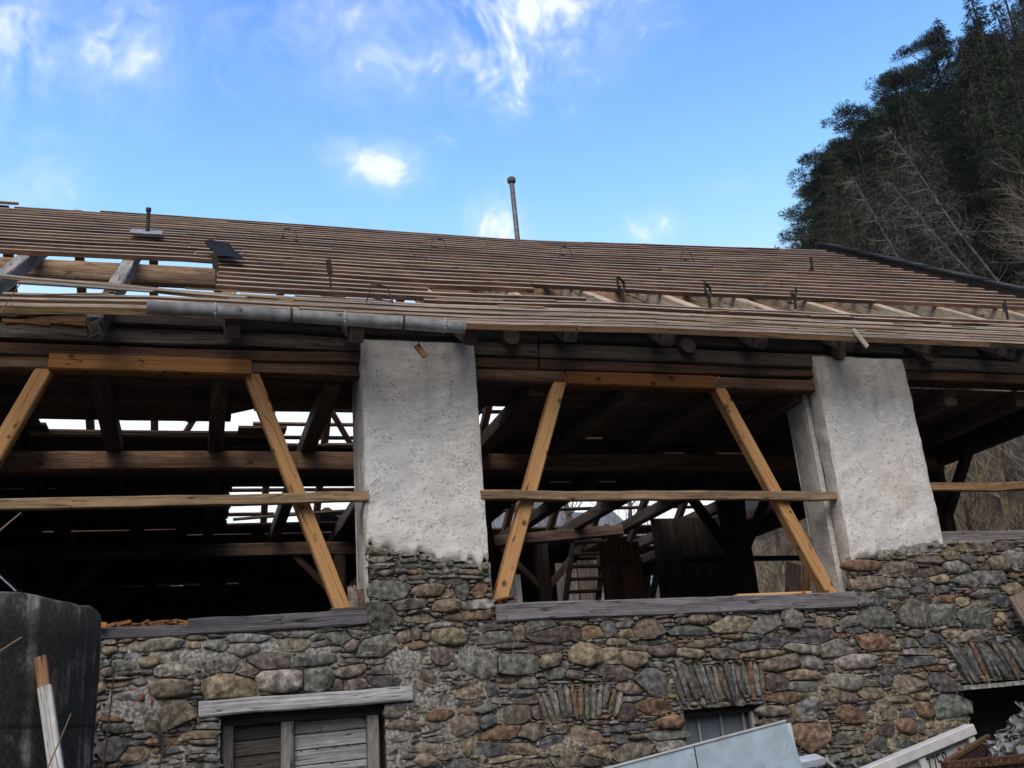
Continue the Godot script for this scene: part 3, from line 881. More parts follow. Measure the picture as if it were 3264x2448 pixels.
func make_pillars() -> void:
	var edge := noise(201, 5.0, 4)
	var col := Color(0.93, 0.905, 0.865)
	# pillar one
	var st := begin()
	st.set_smooth_group(0)
	st.set_color(col)
	var bottom1 := func(x: float) -> float: return 3.13 - 0.16 * x + edge.get_noise_1d(x * 1.5) * 0.10 + edge.get_noise_1d(x * 9.0) * 0.06 + rnd(-0.012, 0.012)
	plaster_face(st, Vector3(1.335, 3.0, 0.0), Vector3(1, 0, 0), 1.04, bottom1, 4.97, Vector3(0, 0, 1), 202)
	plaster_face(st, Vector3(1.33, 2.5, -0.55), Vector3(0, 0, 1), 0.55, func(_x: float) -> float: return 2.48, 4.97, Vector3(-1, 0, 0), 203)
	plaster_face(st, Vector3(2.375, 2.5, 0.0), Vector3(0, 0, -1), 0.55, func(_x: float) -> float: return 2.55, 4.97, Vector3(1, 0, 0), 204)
	quad(st, Vector3(2.37, 2.4, -0.55), Vector3(1.33, 2.4, -0.55), Vector3(1.33, 4.97, -0.55), Vector3(2.37, 4.97, -0.55))
	var p1 := commit("plaster_pillar", st, mats.plaster, barn)
	tag(p1, "pillar with its lowest plaster broken away over stones")
	# pillar two, with a rebate down its left side
	st = begin()
	st.set_smooth_group(0)
	st.set_color(col)
	var bottom2 := func(x: float) -> float: return 2.87 + 0.12 * x + edge.get_noise_1d(x * 1.5 + 40.0) * 0.08 + edge.get_noise_1d(x * 9.0 + 9.0) * 0.05 + rnd(-0.01, 0.01)
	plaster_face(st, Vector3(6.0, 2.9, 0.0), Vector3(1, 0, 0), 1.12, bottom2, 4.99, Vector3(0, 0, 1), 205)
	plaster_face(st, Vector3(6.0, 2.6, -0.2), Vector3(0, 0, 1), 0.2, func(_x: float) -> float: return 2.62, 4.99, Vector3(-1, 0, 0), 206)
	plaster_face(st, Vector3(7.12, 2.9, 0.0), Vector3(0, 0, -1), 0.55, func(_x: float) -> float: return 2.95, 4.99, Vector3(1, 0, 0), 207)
	var p2 := commit("plaster_pillar", st, mats.plaster, barn)
	tag(p2, "pillar with two plastered steps on its left side")
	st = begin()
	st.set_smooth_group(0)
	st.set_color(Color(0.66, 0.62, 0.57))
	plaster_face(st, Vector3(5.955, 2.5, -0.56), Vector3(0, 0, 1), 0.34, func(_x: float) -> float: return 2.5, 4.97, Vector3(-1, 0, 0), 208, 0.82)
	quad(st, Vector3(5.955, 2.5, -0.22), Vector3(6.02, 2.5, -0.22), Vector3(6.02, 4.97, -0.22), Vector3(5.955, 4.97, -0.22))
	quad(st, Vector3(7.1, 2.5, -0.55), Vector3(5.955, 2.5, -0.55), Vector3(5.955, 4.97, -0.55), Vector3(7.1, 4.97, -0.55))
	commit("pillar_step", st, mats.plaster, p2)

# ------------------------------------------------------------------ rubble wall
# centre x, centre y (cm), width, height (half cm), turn (degrees), kind of stone
var stones_a := PackedInt32Array([-60,246,20,6,-3,7, -29,242,79,18,3,7, -59,240,22,13,-3,3, -50,240,13,8,-3,3, -53,236,16,8,-3,0, -43,235,25,7,-8,0, -31,231,31,18,12,3, -15,233,32,15,7,3, -49,229,33,13,-3,5, -62,231,14,10,-3,5, -12,224,58,20,0,7, -60,225,15,14,-3,2, -16,210,57,27,-4,3, -14,191,70,44,-7,2, -56,192,33,9,-9,4, -51,185,42,14,-7,1, -53,171,39,28,6,1, -39,166,35,20,-5,3, -46,197,53,19,-8,0, 2,246,25,7,-3,2, 16,246,27,5,-3,0, 38,244,59,12,-3,0, 0,241,23,12,-3,3, 16,240,38,16,-6,0, 5,233,39,18,-3,0, 36,235,49,20,0,7, 69,238,74,21,2,2, 26,225,39,24,-23,0, 57,226,67,25,-6,2, 38,220,35,18,-3,2, 11,224,21,10,7,2, 27,210,74,36,-2,3, 63,211,69,33,-1,7, 93,210,45,30,-4,5, 80,244,33,9,5,0, 98,247,30,7,-3,2, 110,242,43,21,-3,5, 92,241,25,12,-3,5, 94,237,26,12,12,0, 100,232,40,9,0,3, 89,225,73,19,0,0, 119,234,23,18,27,2, 138,233,66,36,21,5, 124,242,34,12,-13,5, 118,222,39,10,6,2, 118,215,49,19,11,2, 120,205,42,14,4,2, 108,205,19,15,-4,2, 142,214,31,16,-13,6, 143,206,52,17,-6,1, 136,221,29,10,-3,0, 159,213,38,14,-3,2, 157,218,22,12,-13,0, 171,232,32,14,2,4, 164,239,37,20,7,2, 179,238,17,13,16,3, 170,222,41,16,6,3, 143,258,44,39,-3,5, 150,276,62,27,-5,5, 167,264,53,18,2,2, 10,187,31,6,-4,0, 11,182,32,10,-4,0, 7,176,40,13,1,3, 9,171,37,9,-5,2, 7,166,40,9,-5,0, 3,161,19,5,-5,2, 14,159,19,9,-5,5, 10,155,40,9,-5,5, 152,182,36,19,5,2, 158,171,47,17,-4,2, 154,163,36,17,0,7, 148,153,19,15,24,1, 172,185,29,10,1,0, 168,177,22,10,-4,2, 176,153,47,13,0,3])
var stones_b := PackedInt32Array([175,144,36,18,-5,3, 174,200,31,16,-22,2, 178,207,43,24,-4,2, 185,275,57,20,3,3, 199,272,21,15,27,3, 212,274,21,27,-22,5, 227,273,27,21,41,4, 203,281,39,9,-7,6, 198,262,46,23,1,3, 227,263,43,16,1,7, 213,261,13,13,36,0, 215,253,85,16,-1,4, 176,253,43,14,-3,2, 171,258,21,7,2,5, 189,255,19,7,-3,0, 191,247,38,9,2,0, 209,246,21,6,-3,4, 235,243,45,11,0,6, 199,237,59,27,-6,3, 170,240,22,20,-3,2, 239,234,59,20,0,5, 259,237,19,28,-3,3, 278,242,55,20,5,5, 289,234,100,26,0,6, 307,243,50,9,-3,2, 332,245,34,8,-3,0, 325,234,44,23,-3,4, 353,245,36,8,-3,3, 339,236,27,21,-12,0, 355,239,30,11,6,1, 355,232,28,15,-3,3, 220,217,65,43,-17,5, 256,213,69,33,-3,5, 192,223,38,25,-3,2, 251,227,51,11,-3,2, 283,223,63,15,0,6, 259,222,24,6,-3,3, 244,222,25,5,-3,3, 285,213,42,26,15,3, 316,217,59,38,-10,3, 340,213,33,27,-12,3, 287,203,38,18,6,5, 297,209,18,11,-22,0, 305,201,34,15,-6,6, 341,201,68,26,-11,6, 331,227,25,9,-3,0, 346,225,40,13,-3,3, 262,197,37,21,-4,2, 247,199,37,11,1,3, 231,194,21,20,15,1, 213,192,41,19,5,3, 257,189,35,14,5,1, 245,196,29,11,-4,3, 238,184,36,9,-8,0, 260,183,45,11,-1,6, 193,199,28,9,-4,2, 211,199,44,7,-6,2, 190,189,28,16,1,5, 219,184,40,10,3,2, 225,179,36,12,5,5, 188,177,46,19,1,4, 209,179,21,14,-4,4, 249,173,56,30,-1,2, 226,169,28,19,19,1, 207,168,48,29,-7,2, 268,173,18,19,-4,6, 234,160,76,19,5,4, 264,159,50,24,0,2, 286,159,29,14,-9,2, 228,148,51,20,-5,1, 256,146,48,19,-9,3, 282,149,51,23,0,1, 291,142,43,10,-7,2, 308,151,51,25,-18,3, 320,139,40,21,-5,3])
var stones_c := PackedInt32Array([237,140,49,10,0,3, 209,151,20,25,-5,3, 206,139,55,13,-5,1, 257,135,73,12,-5,2, 290,134,47,17,-2,2, 312,132,38,16,-5,2, 189,145,26,8,-5,2, 376,235,56,39,-5,2, 373,223,60,11,0,5, 366,219,34,10,-3,2, 360,210,46,29,-12,3, 389,216,52,21,1,6, 415,212,52,18,-8,3, 417,231,73,18,-3,5, 417,225,35,5,-3,4, 411,240,24,12,-7,2, 427,240,38,18,-3,2, 443,242,27,14,2,2, 457,234,81,26,4,3, 493,233,69,26,18,5, 524,236,44,34,-10,0, 430,220,65,15,6,2, 457,224,39,8,-3,4, 478,223,34,10,-7,0, 469,215,62,18,-3,1, 499,218,55,27,10,1, 450,210,54,18,-1,2, 487,208,88,16,-1,3, 539,221,95,30,1,1, 516,225,35,8,-3,4, 559,232,44,17,-5,3, 541,230,26,10,-3,1, 528,210,71,18,-6,7, 562,208,64,26,1,7, 505,198,74,31,9,2, 534,198,45,23,-16,0, 521,187,74,20,-6,3, 375,190,65,45,-8,0, 354,186,46,20,-6,2, 353,178,42,11,-4,0, 381,204,32,9,-3,0, 496,182,40,31,-17,6, 521,178,61,16,-1,0, 503,169,73,20,-6,4, 372,171,64,28,-13,4, 348,167,33,27,-4,6, 387,157,50,26,-9,4, 368,162,31,6,-7,5, 350,156,81,11,3,1, 384,147,74,14,-2,0, 338,147,28,14,-9,0, 488,158,56,19,-7,2, 522,160,47,27,4,0, 508,159,18,15,-4,3, 494,150,78,17,4,2, 521,149,25,12,-4,0, 386,137,55,16,-5,7, 350,136,66,28,0,2, 521,137,88,47,0,4, 607,250,52,26,-7,0, 625,248,18,15,-2,0, 614,235,77,44,-7,5, 659,236,79,51,-7,5, 690,234,61,40,-3,5, 728,229,89,41,-5,5, 638,245,34,17,-2,2, 674,249,42,16,-6,2, 697,248,46,16,-2,4, 715,244,26,17,-11,3, 615,266,67,20,-2,2, 646,265,55,18,-2,5, 670,265,42,13,-2,0, 636,256,57,20,-2,1, 667,257,40,13,-2,1, 683,259,29,18,-2,0])
var stones_d := PackedInt32Array([696,257,30,14,-2,1, 747,251,68,15,6,5, 782,254,48,23,-2,3, 737,241,38,16,-2,2, 762,244,45,21,-2,1, 583,231,41,20,13,0, 589,224,47,13,-5,1, 605,212,61,28,-10,4, 626,213,20,13,-3,4, 643,209,51,17,-5,5, 627,206,28,13,-3,3, 622,220,47,11,-7,2, 655,217,34,15,-3,2, 696,215,51,17,3,3, 719,211,57,24,1,7, 671,211,61,19,5,1, 618,201,58,7,-1,3, 652,200,64,13,-3,0, 582,195,82,26,1,7, 649,192,87,19,-3,1, 620,194,33,10,-3,4, 675,197,39,13,-3,3, 678,190,26,11,-3,3, 670,184,44,13,-3,4, 568,178,71,35,-8,7, 590,186,47,8,-1,2, 619,185,48,10,-1,1, 650,184,15,10,-3,4, 592,167,54,22,-4,3, 610,176,32,16,-4,1, 593,175,32,14,-4,2, 634,172,75,29,-4,2, 652,179,28,15,-4,3, 670,172,63,34,-16,1, 566,165,42,21,-12,2, 611,163,22,12,-4,0, 601,159,27,12,-4,0, 624,159,49,12,-6,3, 645,160,40,14,-4,3, 567,150,59,34,-8,4, 585,153,36,12,-8,0, 607,149,34,24,-4,3, 590,147,27,16,-4,0, 626,147,37,16,-4,1, 645,148,40,29,-8,4, 677,149,81,46,-8,5, 623,136,44,26,-8,4, 558,131,50,21,0,5, 601,133,37,19,3,6, 637,136,22,24,-4,1, 579,129,26,16,-4,4, 590,124,39,21,7,1, 610,122,50,16,-9,1, 649,135,30,12,-4,3, 670,133,56,12,-2,3, 688,137,31,12,-4,5, 565,139,43,10,0,3, 761,228,19,16,-3,3, 753,223,22,14,-3,3, 769,221,19,18,-3,5, 612,283,82,21,-2,4, 651,279,84,24,-2,2, 686,274,72,18,-2,6, 691,286,72,15,-2,2, 719,279,59,31,-2,7, 716,289,49,21,6,3, 733,286,41,19,-2,6, 695,268,43,21,-2,3, 731,265,59,25,-2,5, 752,267,67,25,-2,0, 773,280,49,28,-2,3, 794,284,46,29,-2,7, 761,297,57,16,-1,2, 784,298,57,16,-1,6, 731,297,52,16,-1,3])

const STONE_TONES := [Color(0.41, 0.395, 0.365), Color(0.255, 0.245, 0.24), Color(0.39, 0.325, 0.26), Color(0.51, 0.41, 0.285), Color(0.44, 0.285, 0.19), Color(0.365, 0.36, 0.305), Color(0.30, 0.24, 0.225), Color(0.58, 0.535, 0.455)]

func wall_top(x: float) -> float:
	if x < 1.33: return 2.485
	if x < 2.38: return 3.12 - 0.16 * (x - 1.33)
	if x < 5.95: return 2.462
	if x < 7.13: return 2.90 + 0.12 * (x - 6.0)
	return 3.03

func in_opening(x: float, y: float, m := 0.0) -> bool:
	if x > 0.20 - m and x < 1.45 + m and y < 1.90 + m: return true
	if x > 0.04 - m and x < 1.66 + m and y > 1.885 - m and y < 2.0 + m: return true
	if x > 4.0 - m and x < 4.78 + m and y > 1.2 - m and y < 1.645 + m: return true
	if x > 6.95 - m and y < 1.68 + m and x < 8.6 + m: return true
	return false

func outline(c: Vector2, w: float, h: float, ang: float, n: int, ex: float, jag: float) -> PackedVector2Array:
	var out := PackedVector2Array()
	var ph := rnd(0, TAU)
	for i in n:
		var t := TAU * (i + rnd(-0.25, 0.25)) / n + ph
		var co := cos(t); var si := sin(t)
		var r := pow(pow(absf(co), ex) + pow(absf(si), ex), -1.0 / ex) * (1.0 + rnd(-jag, jag))
		out.append(c + Vector2(co * r * w / 2, si * r * h / 2).rotated(ang))
	return out

func cut(poly: PackedVector2Array, p: Vector2, nrm: Vector2) -> PackedVector2Array:
	var out := PackedVector2Array()
	var n := poly.size()
	for i in n:
		var a := poly[i]; var b := poly[(i + 1) % n]
		var da := (a - p).dot(nrm); var db := (b - p).dot(nrm)
		if da <= 0: out.append(a)
		if (da < 0 and db > 0) or (da > 0 and db < 0): out.append(a.lerp(b, da / (da - db)))
	return out

# a stone standing proud of the wall: rounded (boulder), or broken to flat faces (split)
func stone_shape(st: SurfaceTool, poly: PackedVector2Array, c: Vector2, bulge: float, split: bool, tone: Color, back := -0.07) -> void:
	var n := poly.size()
	if n < 3: return
	var lo := poly[0]; var hi := poly[0]
	for p in poly: lo = lo.min(p); hi = hi.max(p)
	var half := (hi - lo) / 2.0
	var tilt := Vector2(rnd(-0.12, 0.12), rnd(-0.22, 0.12))
	var planes := []
	if split:
		for k in 4:
			var a := rnd(0, TAU)
			planes.append([Vector2(cos(a) / maxf(half.x, 0.02), sin(a) / maxf(half.y, 0.02)) * rnd(0.35, 1.1) * bulge, bulge * rnd(0.75, 1.35)])
	var fr := [1.0, 1.0, 0.86, 0.55] if split else [1.0, 1.0, 0.93, 0.66]
	var dome := [back, 0.30, 0.72, 0.98]
	var shift := rnd(-0.010, 0.014)
	var pts := []
	var cols := []
	var patch := vary(tone, 0.35).lerp(Color(0.36, 0.24, 0.13), 0.2)
	for k in 4:
		var ring := []
		var cr := []
		for i in n:
			var f: float = fr[k]
			var q := c + (poly[i] - c) * (f * (1.0 + (rnd(-0.07, 0.07) if k > 1 else 0.0)))
			var z := back
			if k > 0:
				if split:
					z = bulge
					for pl in planes: z = minf(z, pl[1] - (q - c).dot(pl[0]))
					if k == 1: z *= rnd(0.66, 0.98)
					z = shift + maxf(z, bulge * 0.15) + (q - c).dot(tilt) + rnd(-0.08, 0.08) * bulge
				else: z = shift + bulge * dome[k] + (q - c).dot(tilt) + rnd(-0.1, 0.1) * bulge
			ring.append(Vector3(q.x, q.y, z))
			cr.append(tone.lerp(patch, clampf(rnd(-0.6, 1.1), 0, 1)) * rnd(0.88, 1.12))
		pts.append(ring)
		cols.append(cr)
	for k in 3:
		for i in n:
			var j := (i + 1) % n
			for q in [[k, i], [k + 1, j], [k, j], [k, i], [k + 1, i], [k + 1, j]]:
				st.set_color(cols[q[0]][q[1]])
				st.add_vertex(pts[q[0]][q[1]])
	var zc := bulge
	for pl in planes: zc = minf(zc, pl[1])
	var m := Vector3(c.x, c.y, shift + zc * rnd(0.95, 1.08))
	for i in n:
		var j := (i + 1) % n
		st.set_color(tone); st.add_vertex(m)
		st.set_color(cols[3][j]); st.add_vertex(pts[3][j])
		st.set_color(cols[3][i]); st.add_vertex(pts[3][i])

func make_wall() -> void:
	rng.seed = 777
	var x0 := -2.4; var x1 := 9.55; var y0 := 0.2; var y1 := 3.14
	# mortar bed; flush in the patches that were pointed, deep elsewhere
	var lump := noise(301, 1.1, 3)
	var grit := noise(302, 7.0, 4)
	var step := 0.028
	var nx := int((x1 - x0) / step); var ny := int((y1 - y0) / step)
	var bed := func(x: float, y: float) -> float:
		var flush := 0.0
		for b in [[1.9, 1.75, 0.45, 0.4], [-0.35, 1.98, 0.28, 0.22], [1.65, 2.2, 0.3, 0.15], [-0.3, 1.55, 0.3, 0.2], [1.55, 1.45, 0.2, 0.5], [0.9, 2.3, 0.5, 0.12], [6.6, 3.0, 0.6, 0.12], [6.3, 1.35, 0.35, 0.3], [0.1, 2.32, 0.6, 0.1], [2.2, 2.05, 0.25, 0.3], [1.75, 1.3, 0.3, 0.3], [3.0, 1.45, 0.4, 0.1], [5.4, 1.75, 0.25, 0.12]]:
			var q: float = pow((x - b[0]) / b[2], 2.0) + pow((y - b[1]) / b[3], 2.0)
			flush = maxf(flush, exp(-q))
		return lerpf(-0.024, 0.018, flush) + 0.012 * clampf((x - 1.0) * 0.3, 0.0, 1.0) * clampf((2.3 - y) * 1.5, 0.0, 1.0) + lump.get_noise_2d(x, y) * 0.030 + grit.get_noise_2d(x, y) * 0.016
	var st := begin()
	st.set_smooth_group(0)
	var pts := []
	var cols := []
	for i in nx + 1:
		var row := PackedVector3Array(); var crow := PackedColorArray()
		for j in ny + 1:
			var x := x0 + i * step; var y := y0 + j * step
			row.append(Vector3(x, y, bed.call(x, y)))
			var sand := clampf((x - 1.2) * 0.45, 0.0, 1.0) * clampf((2.55 - y) * 1.6, 0.25, 1.0)
			crow.append(vary(Color(0.70, 0.665, 0.60).lerp(Color(0.70, 0.58, 0.40), sand), 0.10))
		pts.append(row); cols.append(crow)
	for i in nx:
		for j in ny:
			var cx := x0 + (i + 0.5) * step; var cy := y0 + (j + 0.5) * step
			if cy > wall_top(cx) + 0.02 or in_opening(cx, cy): continue
			for q in [[i, j], [i + 1, j + 1], [i + 1, j], [i, j], [i, j + 1], [i + 1, j + 1]]:
				st.set_color(cols[q[0]][q[1]])
				st.add_vertex(pts[q[0]][q[1]])
	var wall := commit("stone_wall", st, mats.mortar, barn)
	# the core of the wall behind the bed, with the openings left out
	st = begin()
	st.set_color(Color(0.2, 0.18, 0.15))
	for b in [[-3.3, 0.2, 0.0, 2.46], [0.2, 1.45, 2.0, 2.46], [1.45, 4.0, 0.0, 2.44], [4.0, 4.78, 0.0, 1.18], [4.0, 4.78, 1.66, 2.44], [4.78, 6.95, 0.0, 2.44], [6.95, 8.6, 1.70, 2.99], [8.6, 9.55, 0.0, 2.99], [1.36, 2.36, 2.46, 3.05], [6.02, 6.95, 2.44, 2.85]]:
		box(st, Vector3(b[0], b[2], -0.58), Vector3(b[1], b[3], -0.10))
	box(st, Vector3(-3.3, 0, -12.5), Vector3(9.55, 2.3, -12.0)); box(st, Vector3(-3.3, 0, -12.0), Vector3(-2.8, 2.3, -0.58)); box(st, Vector3(9.05, 0, -12.0), Vector3(9.55, 2.85, -0.58))
	commit("wall_core", st, mats.mortar, barn)

	# the stones one can make out, where they sit
	var list := []
	for s in [stones_a, stones_b, stones_c, stones_d]:
		for i in range(0, s.size(), 6):
			var c := Vector2(s[i] / 100.0, s[i + 1] / 100.0)
			list.append({"c": c, "w": s[i + 2] / 200.0, "h": s[i + 3] / 200.0, "a": deg_to_rad(s[i + 4]), "k": s[i + 5], "arch": false})
	# upright slabs over the three openings
	for a in [[2.74, 3.42, 13, 1.80, 0.27, 0.30, -0.42], [3.98, 4.82, 16, 1.87, 0.35, 0.24, -0.04], [6.95, 8.3, 22, 1.88, 0.40, 0.42, 0.30]]:
		for i in a[2]:
			var f: float = float(i) / (a[2] - 1)
			var lean: float = lerpf(a[5], a[6], f) + rnd(-0.05, 0.05)
			var y: float = a[3] + rnd(-0.02, 0.02) - (0.03 if a[0] < 3.0 and absf(f - 0.5) > 0.35 else 0.0)
			list.append({"c": Vector2(lerpf(a[0], a[1], f), y), "w": (a[1] - a[0]) / a[2] * rnd(0.72, 1.0), "h": a[4] * rnd(0.75, 1.05), "a": lean, "k": [0, 1, 2, 0, 7, 0, 3, 1, 0, 4, 5, 2][rng.randi() % 12] if a[0] < 6 else [1, 1, 0, 5, 1, 3, 1, 0, 4, 1][rng.randi() % 10], "arch": true})
	for s in list:
		var split: bool = s.arch or rng.randf() < (0.88 if s.k in [0, 1, 5, 6] else 0.62)
		s.split = split
		s.poly = outline(s.c, s.w * (1.20 if split else 1.12), s.h * (1.22 if split else 1.13), s.a, (11 if s.w > 0.14 else 9) if split else 14, rnd(1.5, 3.6) if split else rnd(2.1, 2.7), 0.20 if split else 0.08)
		if s.arch: s.poly = outline(s.c, s.w * 1.06, s.h * 1.06, s.a, 10, 3.4, 0.10)
	for i in list.size():
		for j in range(i + 1, list.size()):
			var a: Dictionary = list[i]; var b: Dictionary = list[j]
			var d: Vector2 = b.c - a.c
			if d.length() > (maxf(a.w, a.h) + maxf(b.w, b.h)) * 0.6: continue
			var da := d.rotated(-a.a); var db := d.rotated(-b.a)
			var ra := sqrt(pow(da.x / (a.w / 2), 2) + pow(da.y / (a.h / 2), 2))
			var rb := sqrt(pow(db.x / (b.w / 2), 2) + pow(db.y / (b.h / 2), 2))
			# ra, rb: the distance measured in radii of each stone
			if 1.0 / ra + 1.0 / rb < 0.80: continue
			var f: float = (1.0 / ra) / (1.0 / ra + 1.0 / rb)
			var g := Vector2(da.x / (a.w * a.w), da.y / (a.h * a.h)).rotated(a.a) + Vector2(db.x / (b.w * b.w), db.y / (b.h * b.h)).rotated(b.a)
			g = g.normalized()
			var p: Vector2 = a.c + d * f
			a.poly = cut(a.poly, p - g * 0.005, g)
			b.poly = cut(b.poly, p + g * 0.005, -g)
	# occupancy in centimetres
	var gw := int((x1 - x0) * 100); var gh := int((y1 - y0) * 100)
	var full := PackedByteArray(); full.resize(gw * gh)
	for i in gw:
		var x := x0 + (i + 0.5) / 100.0
		var top := wall_top(x)
		for j in gh:
			var y := y0 + (j + 0.5) / 100.0
			if y > top or in_opening(x, y, 0.01): full[j * gw + i] = 1
	var mark := func(poly: PackedVector2Array) -> void:
		var lo := poly[0]; var hi := poly[0]
		for p in poly: lo = lo.min(p); hi = hi.max(p)
		for i in range(maxi(0, int((lo.x - x0) * 100)), mini(gw, int((hi.x - x0) * 100) + 1)):
			for j in range(maxi(0, int((lo.y - y0) * 100)), mini(gh, int((hi.y - y0) * 100) + 1)):
				if full[j * gw + i] == 0 and Geometry2D.is_point_in_polygon(Vector2(x0 + (i + 0.5) / 100.0, y0 + (j + 0.5) / 100.0), poly): full[j * gw + i] = 1
	var made_ := 0
	for s in list:
		if s.poly.size() < 3: continue
		mark.call(s.poly)
	# fill what is left with smaller stones and slivers, coursed roughly level
	var fills := []
	var cells := []
	for i in gw:
		for j in gh:
			if full[j * gw + i] == 0: cells.append(j * gw + i)
	for i in range(cells.size() - 1, 0, -1):
		var k := rng.randi() % (i + 1)
		var t = cells[i]; cells[i] = cells[k]; cells[k] = t
	for pass_ in 3:
		for cell in cells:
			if full[cell]: continue
			var ci: int = cell % gw; var cj: int = cell / gw
			var far := ci < 170 or ci > 1090 or cj < 60
			var mw := rng.randi_range(8, 26) if pass_ == 0 else rng.randi_range(5, 14) if pass_ == 1 else 5
			var mh := rng.randi_range(3, 7) if pass_ == 0 else rng.randi_range(2, 4) if pass_ == 1 else 2
			if far: mw *= 2; mh *= 2
			var l := ci; var r := ci; var b := cj; var t := cj
			var go := true
			while go:
				go = false
				if r - l + 1 < mw and r + 1 < gw and is_free(full, gw, r + 1, r + 1, b, t): r += 1; go = true
				if r - l + 1 < mw and l > 0 and is_free(full, gw, l - 1, l - 1, b, t): l -= 1; go = true
				if t - b + 1 < mh and t + 1 < gh and is_free(full, gw, l, r, t + 1, t + 1): t += 1; go = true
				if t - b + 1 < mh and b > 0 and is_free(full, gw, l, r, b - 1, b - 1): b -= 1; go = true
			var w := r - l + 1; var h := t - b + 1
			if pass_ == 0 and (w < 6 or h < 3): continue
			if pass_ == 1 and (w < 4 or h < 2): continue
			if pass_ == 2 and (w < 3 or h < 2 or rng.randf() < 0.45): continue
			for i in range(l, r + 1):
				for j in range(b, t + 1): full[j * gw + i] = 1
			var c := Vector2(x0 + (l + w / 2.0) / 100.0, y0 + (b + h / 2.0) / 100.0)
			fills.append({"c": c, "w": w / 100.0, "h": h / 100.0, "a": rnd(-0.10, 0.08), "k": [0, 0, 1, 2, 3, 5, 6, 0, 2, 4, 1, 5, 7, 3][rng.randi() % 14], "split": rng.randf() < 0.7})
	for s in fills: s.poly = outline(s.c, s.w * 1.04 - 0.007, s.h * 1.04 - 0.006, s.a, 8, rnd(1.3, 3.0), 0.22)
	fills.sort_custom(func(a, b): return a.w * a.h * (0.2 if a.c.x < -0.7 or a.c.x > 8.4 or a.c.y < 0.95 else 1.0) > b.w * b.h * (0.2 if b.c.x < -0.7 or b.c.x > 8.4 or b.c.y < 0.95 else 1.0))
	var count := 0
	var rest := begin()
	var any := false
	for s in list + fills:
		if s.poly.size() < 3: continue
		var tone: Color = vary(STONE_TONES[s.k], 0.2)
		var bulge: float = clampf(minf(s.w, s.h) * (0.24 if s.split else 0.34), 0.014, 0.045) + rnd(-0.004, 0.014)
		if s.has("arch") and s.arch: bulge = rnd(0.025, 0.05)
		var c := Vector2.ZERO
		for p in s.poly: c += p / s.poly.size()
		var own: bool = count < 298
		var s2 := begin() if own else rest
		s2.set_smooth_group(FLAT if s.split else 0)
		stone_shape(s2, s.poly, c, bulge, s.split, tone)
		if own:
			commit("stone", s2, mats.slate if (s.has("arch") and s.arch) else mats.stone, wall)
			count += 1
		else: any = true
	if any: tag(commit("small_stones", rest, mats.stone, wall), "", "", "", "stuff")
	# scraps of red brick in the pointing on the left
	for b in [[-0.27, 2.10, 0.05, 0.03], [-0.22, 2.11, 0.03, 0.05], [-0.36, 2.05, 0.05, 0.06], [-0.285, 2.02, 0.02, 0.08]]:
		st = begin()
		stone_shape(st, outline(Vector2(b[0], b[1]), b[2], b[3], 0.1, 7, 3.0, 0.2), Vector2(b[0], b[1]), 0.03, true, Color(0.48, 0.15, 0.06))
		commit("brick_scrap", st, mats.stone, wall)

func is_free(full: PackedByteArray, gw: int, l: int, r: int, b: int, t: int) -> bool:
	for i in range(l, r + 1):
		for j in range(b, t + 1):
			if full[j * gw + i]: return false
	return true

